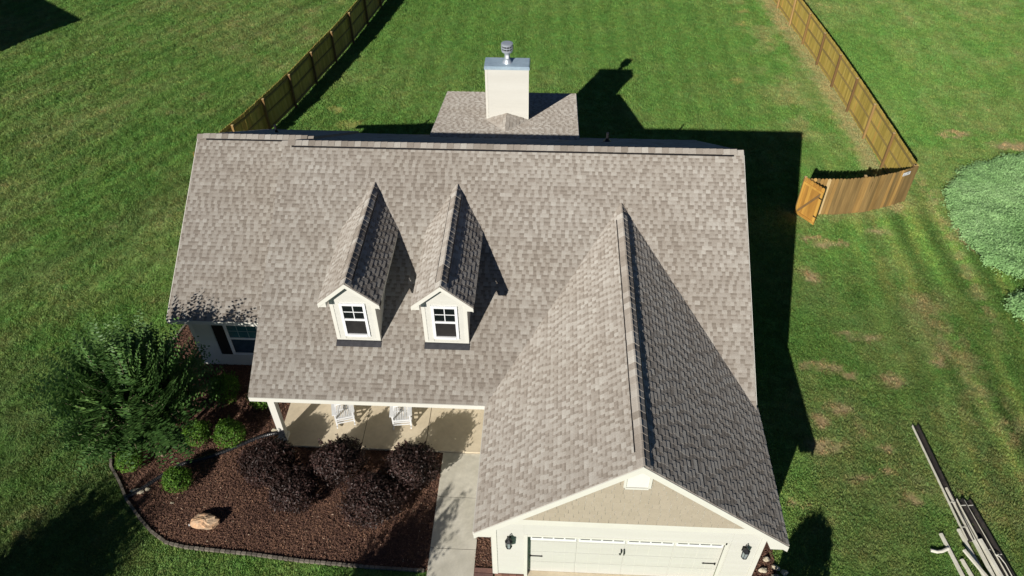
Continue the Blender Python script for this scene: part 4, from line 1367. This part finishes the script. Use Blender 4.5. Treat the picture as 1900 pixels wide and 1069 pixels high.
# ------------------------------------------------------------------ fences
def picket_mesh(mt, h=1.80, w_=.138):
    mb = MB()
    pr = [(-w_ / 2, 0), (w_ / 2, 0), (w_ / 2, h - .05), (w_ / 2 - .035, h), (-w_ / 2 + .035, h), (-w_ / 2, h - .05)]
    mb.prism([(a, -.008, b_) for a, b_ in pr], (0, .016, 0))
    return mb.mesh('picket', mt)
def fence(name, label, P, side, pm, step=.1445, posts=2.42, gap=.02, post_in=True, rails=True):
    """side: +1 the pickets hang on the left of the walking direction"""
    base = Vector((P[0][0], P[0][1], 0))
    T_ = thing(name, label, 'fence', base, 0, None)
    pts = walkpath(P, step)
    for i, (p, d) in enumerate(pts):
        n = Vector((-d.y, d.x, 0)) * side
        o = link('picket', pm, T_, loc=p + n * .055 - base + V(0, 0, gap + random.uniform(-.012, .012)))
        o.rotation_euler = (0, random.uniform(-.006, .006), math.atan2(d.y, d.x) + random.uniform(-.02, .02))
    if rails:
        for a, b_ in zip(P[:-1], P[1:]):
            a3, b3 = Vector((*a, 0)), Vector((*b_, 0))
            d = (b3 - a3).normalized(); n = Vector((-d.y, d.x, 0)) * side
            for z in (.20, .95, 1.62):
                MB().bar(a3 + n * .024 + V(0, 0, z), b3 + n * .024 + V(0, 0, z), .042, .088).build('rail', 'rail', T_)
    for i, (p, d) in enumerate(walkpath(P, posts)):
        n = Vector((-d.y, d.x, 0)) * side
        q = p - n * .045
        MB().box(q.x - .048, q.y - .048, -.1, q.x + .048, q.y + .048, 1.80).build('post', 'wood_post', T_)
        MB().box(q.x - .050, q.y - .050, 1.8005, q.x + .050, q.y + .050, 1.812).build('post_end', 'wood_pale', T_)
    return T_
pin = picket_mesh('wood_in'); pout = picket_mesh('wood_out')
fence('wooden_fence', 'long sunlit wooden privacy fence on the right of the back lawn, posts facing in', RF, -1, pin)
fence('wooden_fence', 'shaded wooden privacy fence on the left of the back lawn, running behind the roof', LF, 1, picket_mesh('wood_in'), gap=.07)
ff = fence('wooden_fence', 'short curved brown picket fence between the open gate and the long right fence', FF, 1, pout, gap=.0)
# odd pale repaired board and little sign
pb = [c for c in ff.children if c.name.startswith('picket')]
pb[27 % len(pb)].data = picket_mesh('wood_pale')
sg = MB()
p0, p1 = V(15.42, 16.83, 1.60), V(15.76, 17.0, 1.60)
dn = Vector((p1.y - p0.y, -(p1.x - p0.x), 0)).normalized()
sgo = MB().prism([p0 + dn * .075, p1 + dn * .075, p1 + dn * .075 + V(0, 0, .15), p0 + dn * .075 + V(0, 0, .15)], dn * .006).build('sign', 'white', ff, label='small white sign plate with faint dark print')
pl_ = MB()
for (a, b_, z0, z1) in ((.50, .86, .085, .115), (.08, .40, .03, .05), (.46, .62, .03, .045), (.68, .86, .03, .05), (.12, .40, .09, .10)):
    qa, qb = p0.lerp(p1, a) + dn * .0825, p0.lerp(p1, b_) + dn * .0825
    pl_.prism([qa + V(0, 0, z0), qb + V(0, 0, z0), qb + V(0, 0, z1), qa + V(0, 0, z1)], dn * .001)
pl_.build('lettering', 'print', sgo)
# gate swung open
ga, gb_ = V(11.40, 16.22, 0), V(11.97, 15.42, 0)
gate = thing('wooden_gate', 'orange wooden gate swung open at the left end of the short fence', 'gate', ga)
gd = (gb_ - ga).normalized(); gn = Vector((-gd.y, gd.x, 0))   # gn points right/back
glen = (gb_ - ga).length
pg = picket_mesh('wood_orange')
for k in range(7):
    p = ga + gd * (.07 + k * (glen - .14) / 6)
    o = link('picket', pg, gate, loc=p + gn * .05 - ga + V(0, 0, .03)); o.rotation_euler = (0, 0, math.atan2(gd.y, gd.x))
for z in (.14, 1.60):
    MB().bar(ga + gn * .02 + V(0, 0, z), gb_ + gn * .02 + V(0, 0, z), .04, .09).build('rail', 'wood_orange', gate)
for t in (.045, glen - .045):
    q = ga + gd * t
    MB().bar(q + gn * .02 + V(0, 0, .186), q + gn * .02 + V(0, 0, 1.553), .04, .09, up=gd).build('stile', 'wood_orange', gate)
MB().bar(ga + gd * .10 + gn * .02 + V(0, 0, .22), gb_ - gd * .10 + gn * .02 + V(0, 0, 1.50), .036, .085).build('brace', 'wood_post', gate)
for z in (.45, 1.35):
    MB().bar(gb_ - gd * .12 - gn * .006 + V(0, 0, z), gb_ + gd * .02 - gn * .006 + V(0, 0, z), .012, .05).build('latch', 'iron', gate)

# ------------------------------------------------------------------ rocking chairs (front of the chair faces local -Y)
def make_chair(loc, rz, label):
    T_ = thing('rocking_chair', label, 'rocking chair', loc, rz, 'white rocking chairs on the porch')
    P = lambda name, mb: link(name, mb.mesh(name, 'white'), T_)
    for sx in (-1, 1):
        x = sx * .27
        pts = []
        for q in range(13):
            t = -1 + 2 * q / 12
            pts.append((x, t * .46 + .08, .03 + .085 * t * t))
        mb = MB()
        for a, b_ in zip(pts[:-1], pts[1:]): mb.bar(a, b_, .035, .045)
        P('rocker', mb)
        P('leg', MB().bar((x, -.24, .06), (x, -.26, .64), .045, .045, up=(0, 1, 0)))
        P('leg', MB().bar((x * .96, .22, .05), (x * .96, .26, .44), .042, .042, up=(0, 1, 0)))
        P('armrest', MB().prism([(x - sx * .045, -.32, .645), (x + sx * .075, -.30, .645), (x + sx * .06, .22, .66), (x - sx * .03, .30, .66)], (0, 0, .025)))
        P('back_post', MB().bar((x * .93, .24, .40), (x * .86, .50, 1.12), .042, .035, up=(0, 1, 0)))
        for z in (.20, .30):
            P('side_rung', MB().bar((x, -.24, z), (x * .97, .23, z - .02), .022, .022))
    for z in (.17, .28, .385):
        P('front_rung', MB().bar((-.25, -.25, z), (.25, -.25, z), .03 if z < .3 else .05, .028 if z < .3 else .05))
    P('rear_rung', MB().bar((-.25, .23, .22), (.25, .23, .22), .024, .024))
    for k in range(10):
        x = -.235 + k * .47 / 9
        P('seat_slat', MB().prism([(x - .019, -.275, .415), (x + .019, -.275, .415), (x + .018, .0, .392), (x - .018, .0, .392)], (0, 0, .016)).prism([(x - .018, .001, .392), (x + .018, .001, .392), (x + .017, .24, .40), (x - .017, .24, .40)], (0, 0, .016)))
    for k in range(7):
        x = -.19 + k * .38 / 6
        P('back_slat', MB().bar((x, .265, .46), (x * .95, .485, 1.08), .034, .014, up=(0, 1, 0)))
    P('crest_rail', MB().bar((-.25, .50, 1.12), (.25, .50, 1.12), .03, .10))
    P('lower_back_rail', MB().bar((-.24, .26, .46), (.24, .26, .46), .03, .06))
    return T_
make_chair((-5.03, 4.87, .10), .30, 'white slatted rocking chair on the porch nearer the corner column')
c1 = make_chair((-3.20, 4.86, .10), .14, 'white slatted rocking chair on the porch nearer the garage')

# ------------------------------------------------------------------ pile of removed gutters and downspouts
GG = 'gutter and downspout lengths piled on the right lawn'
def gutter(a, b_, label, w_=.17, h=.115, z=.01, tiltz=0.0, straps=(.15,)):
    a, b_ = Vector((*a, z)), Vector((*b_, z + tiltz))
    d = (b_ - a).normalized(); s = Vector((-d.y, d.x, 0)).normalized()   # across the gutter, towards the back wall
    T_ = thing('gutter', label, 'gutter', a, 0, GG)
    A = Vector((0, 0, 0)); Bv = b_ - a
    prof = [(-w_ / 2 - .012, h), (-w_ / 2, h), (-w_ / 2, .004), (w_ / 2 - .02, .004), (w_ / 2, h * .6), (w_ / 2, h - .004)]
    mb, mi = MB(), MB()
    for p, q in zip(prof[:-1], prof[1:]):
        x0, z0, x1, z1 = *p, *q
        nv = Vector((s.x * (z1 - z0), s.y * (z1 - z0), -(x1 - x0)))
        if nv.length < 1e-6: continue
        nv = nv.normalized() * .004
        poly = [A + s * x0 + V(0, 0, z0), A + s * x1 + V(0, 0, z1), A + s * x1 + V(0, 0, z1) + nv, A + s * x0 + V(0, 0, z0) + nv]
        mb.prism(poly, Bv)
    mb.box  # outer shell
    link('shell', mb.mesh('shell', 'alu'), T_)
    mi.prism([A + s * (-w_ / 2 + .006) + V(0, 0, .012), A + s * (w_ / 2 - .026) + V(0, 0, .012), A + s * (w_ / 2 - .026) + V(0, 0, .03), A + s * (-w_ / 2 + .006) + V(0, 0, .03)], Bv)
    mi.prism([A + s * (w_ / 2 - .034) + V(0, 0, .031), A + s * (w_ / 2 - .018) + V(0, 0, .031), A + s * (w_ / 2 + .006) + V(0, 0, h + .002), A + s * (w_ / 2 - .016) + V(0, 0, h + .002)], Bv)  # dark lining over the floor and inner back wall
    link('dark_liner', mi.mesh('dark_liner', 'gutter_in'), T_)
    for t in straps:
        c = A + Bv * t
        link('hanger', MB().bar(c - s * w_ / 2 + V(0, 0, h - .01), c + s * (w_ / 2 + .01) + V(0, 0, h - .004), .022, .006).mesh('hanger', 'alu'), T_)
    return T_
def spout(a, b_, label, z0=.04, z1=.04, w_=.085, h=.06, elbow=None):
    a, b_ = Vector((*a, z0)), Vector((*b_, z1))
    T_ = thing('downspout', label, 'downspout', a, 0, GG)
    mb = MB()
    if elbow:
        mb.bar(V(0, 0, 0), b_ - a, w_, h)
        link('shaft', mb.mesh('shaft', 'alu'), T_)
        e1 = Vector((*elbow, z0))
        mid = (e1 - a) * .5 + V(0, 0, .03)
        link('elbow', MB().bar(mid * 0 , mid, w_ * .98, h * .98).bar(mid, e1 - a, w_ * .96, h * .96).mesh('elbow', 'alu'), T_)
    else:
        d = (b_ - a).normalized(); s = Vector((d.y, -d.x, 0)).normalized()
        mb.bar(V(0, 0, 0), b_ - a, w_, h)
        link('shaft', mb.mesh('shaft', 'alu'), T_)
        rb = MB()
        for k in (-1, 0, 1):
            rb.bar(s * k * w_ * .28 + V(0, 0, h / 2 + .002), b_ - a + s * k * w_ * .28 + V(0, 0, h / 2 + .002), .010, .006)
        link('rib', rb.mesh('rib', 'alu'), T_)
    return T_
gutter((12.81, 5.43), (13.05, 1.55), 'longest open gutter, reaching farthest up the lawn from the pile', straps=(.70, .9))
gutter((13.42, 2.82), (13.92, -.9), 'open gutter in the middle right of the pile, two hangers near its end', straps=(.05, .45, .9))
gutter((13.22, 2.85), (13.62, -.9), 'open gutter beside the rightmost one, darker inside', straps=(.06, .42))
spout((13.00, 3.22), (13.36, -.8), 'long pale closed downspout leaning over the gutters in the pile centre', z0=.06, z1=.12)
spout((12.86, 1.90), (13.22, -.9), 'pale downspout with shaded side left of the pile centre', z0=.05, z1=.06)
spout((12.32, 1.74), (12.64, -.9), 'pale flat length at the left edge of the pile', z0=.05, z1=.05)
spout((12.62, 1.00), (12.98, -.9), 'pale flat length tucked beside the left edge length', z0=.04, z1=.05)
spout((12.70, 1.20), (13.30, -.30), 'pale downspout lying crosswise on top of the pile', z0=.19, z1=.22, w_=.075)
spout((13.26, 1.55), (13.58, -.6), 'wide pale downspout with a curled end on the right of the pile', z0=.17, z1=.14, w_=.10)
eb_ = thing('downspout_elbow', 'bent downspout elbow sticking out left of the pile', 'downspout elbow', (11.93, 1.20, 0), 0, None)
link('elbow_tube', MB().tube([(-.06, .02, .06), (.10, -.02, .06), (.24, .0, .07), (.42, .08, .09)], .045, 8).mesh('elbow_tube', 'alu'), eb_)
e2 = thing('bent_strap', 'thin curved white strip lying over the right gutters', 'metal strip', (13.55, 1.0, 0), 0, None)
link('strip', MB().tube([(-.05, .12, .16), (.03, .05, .19), (.10, -.15, .19), (.20, -.9, .15)], .012, 6).mesh('strip', 'alu'), e2)

# ------------------------------------------------------------------ neighbouring house (outside the frame, throws the shadow at the top left)
nb = thing('neighbour_house', 'neighbouring house beyond the upper left lawn, only its shadow reaches in', 'house', (-31.4, 24.9, 0))
aD, bD = Vector((-.8, .6, 0)), Vector((-.6, -.8, 0))
MB().prism([nb.location + aD * .5 + bD * .5, nb.location + aD * 11.5 + bD * .5, nb.location + aD * 11.5 + bD * 12.5, nb.location + aD * .5 + bD * 12.5], (0, 0, 4.8)).build('wall', 'siding', nb)
ca = nb.location + V(0, 0, 4.85)
c0, c1_, c2, c3 = ca, ca + aD * 12, ca + aD * 12 + bD * 13, ca + bD * 13
rg0, rg1 = ca + aD * 6 + bD * 4 + V(0, 0, 1.6), ca + aD * 6 + bD * 9 + V(0, 0, 1.6)
rb = MB()
for q in ([c0, c1_, rg0], [c1_, c2, rg1, rg0], [c2, c3, rg1], [c3, c0, rg0, rg1], [c3, c2, c1_, c0]):
    rb.face(q)
rb.build('roof', 'nroof', nb)
print('objects', len(bpy.data.objects))
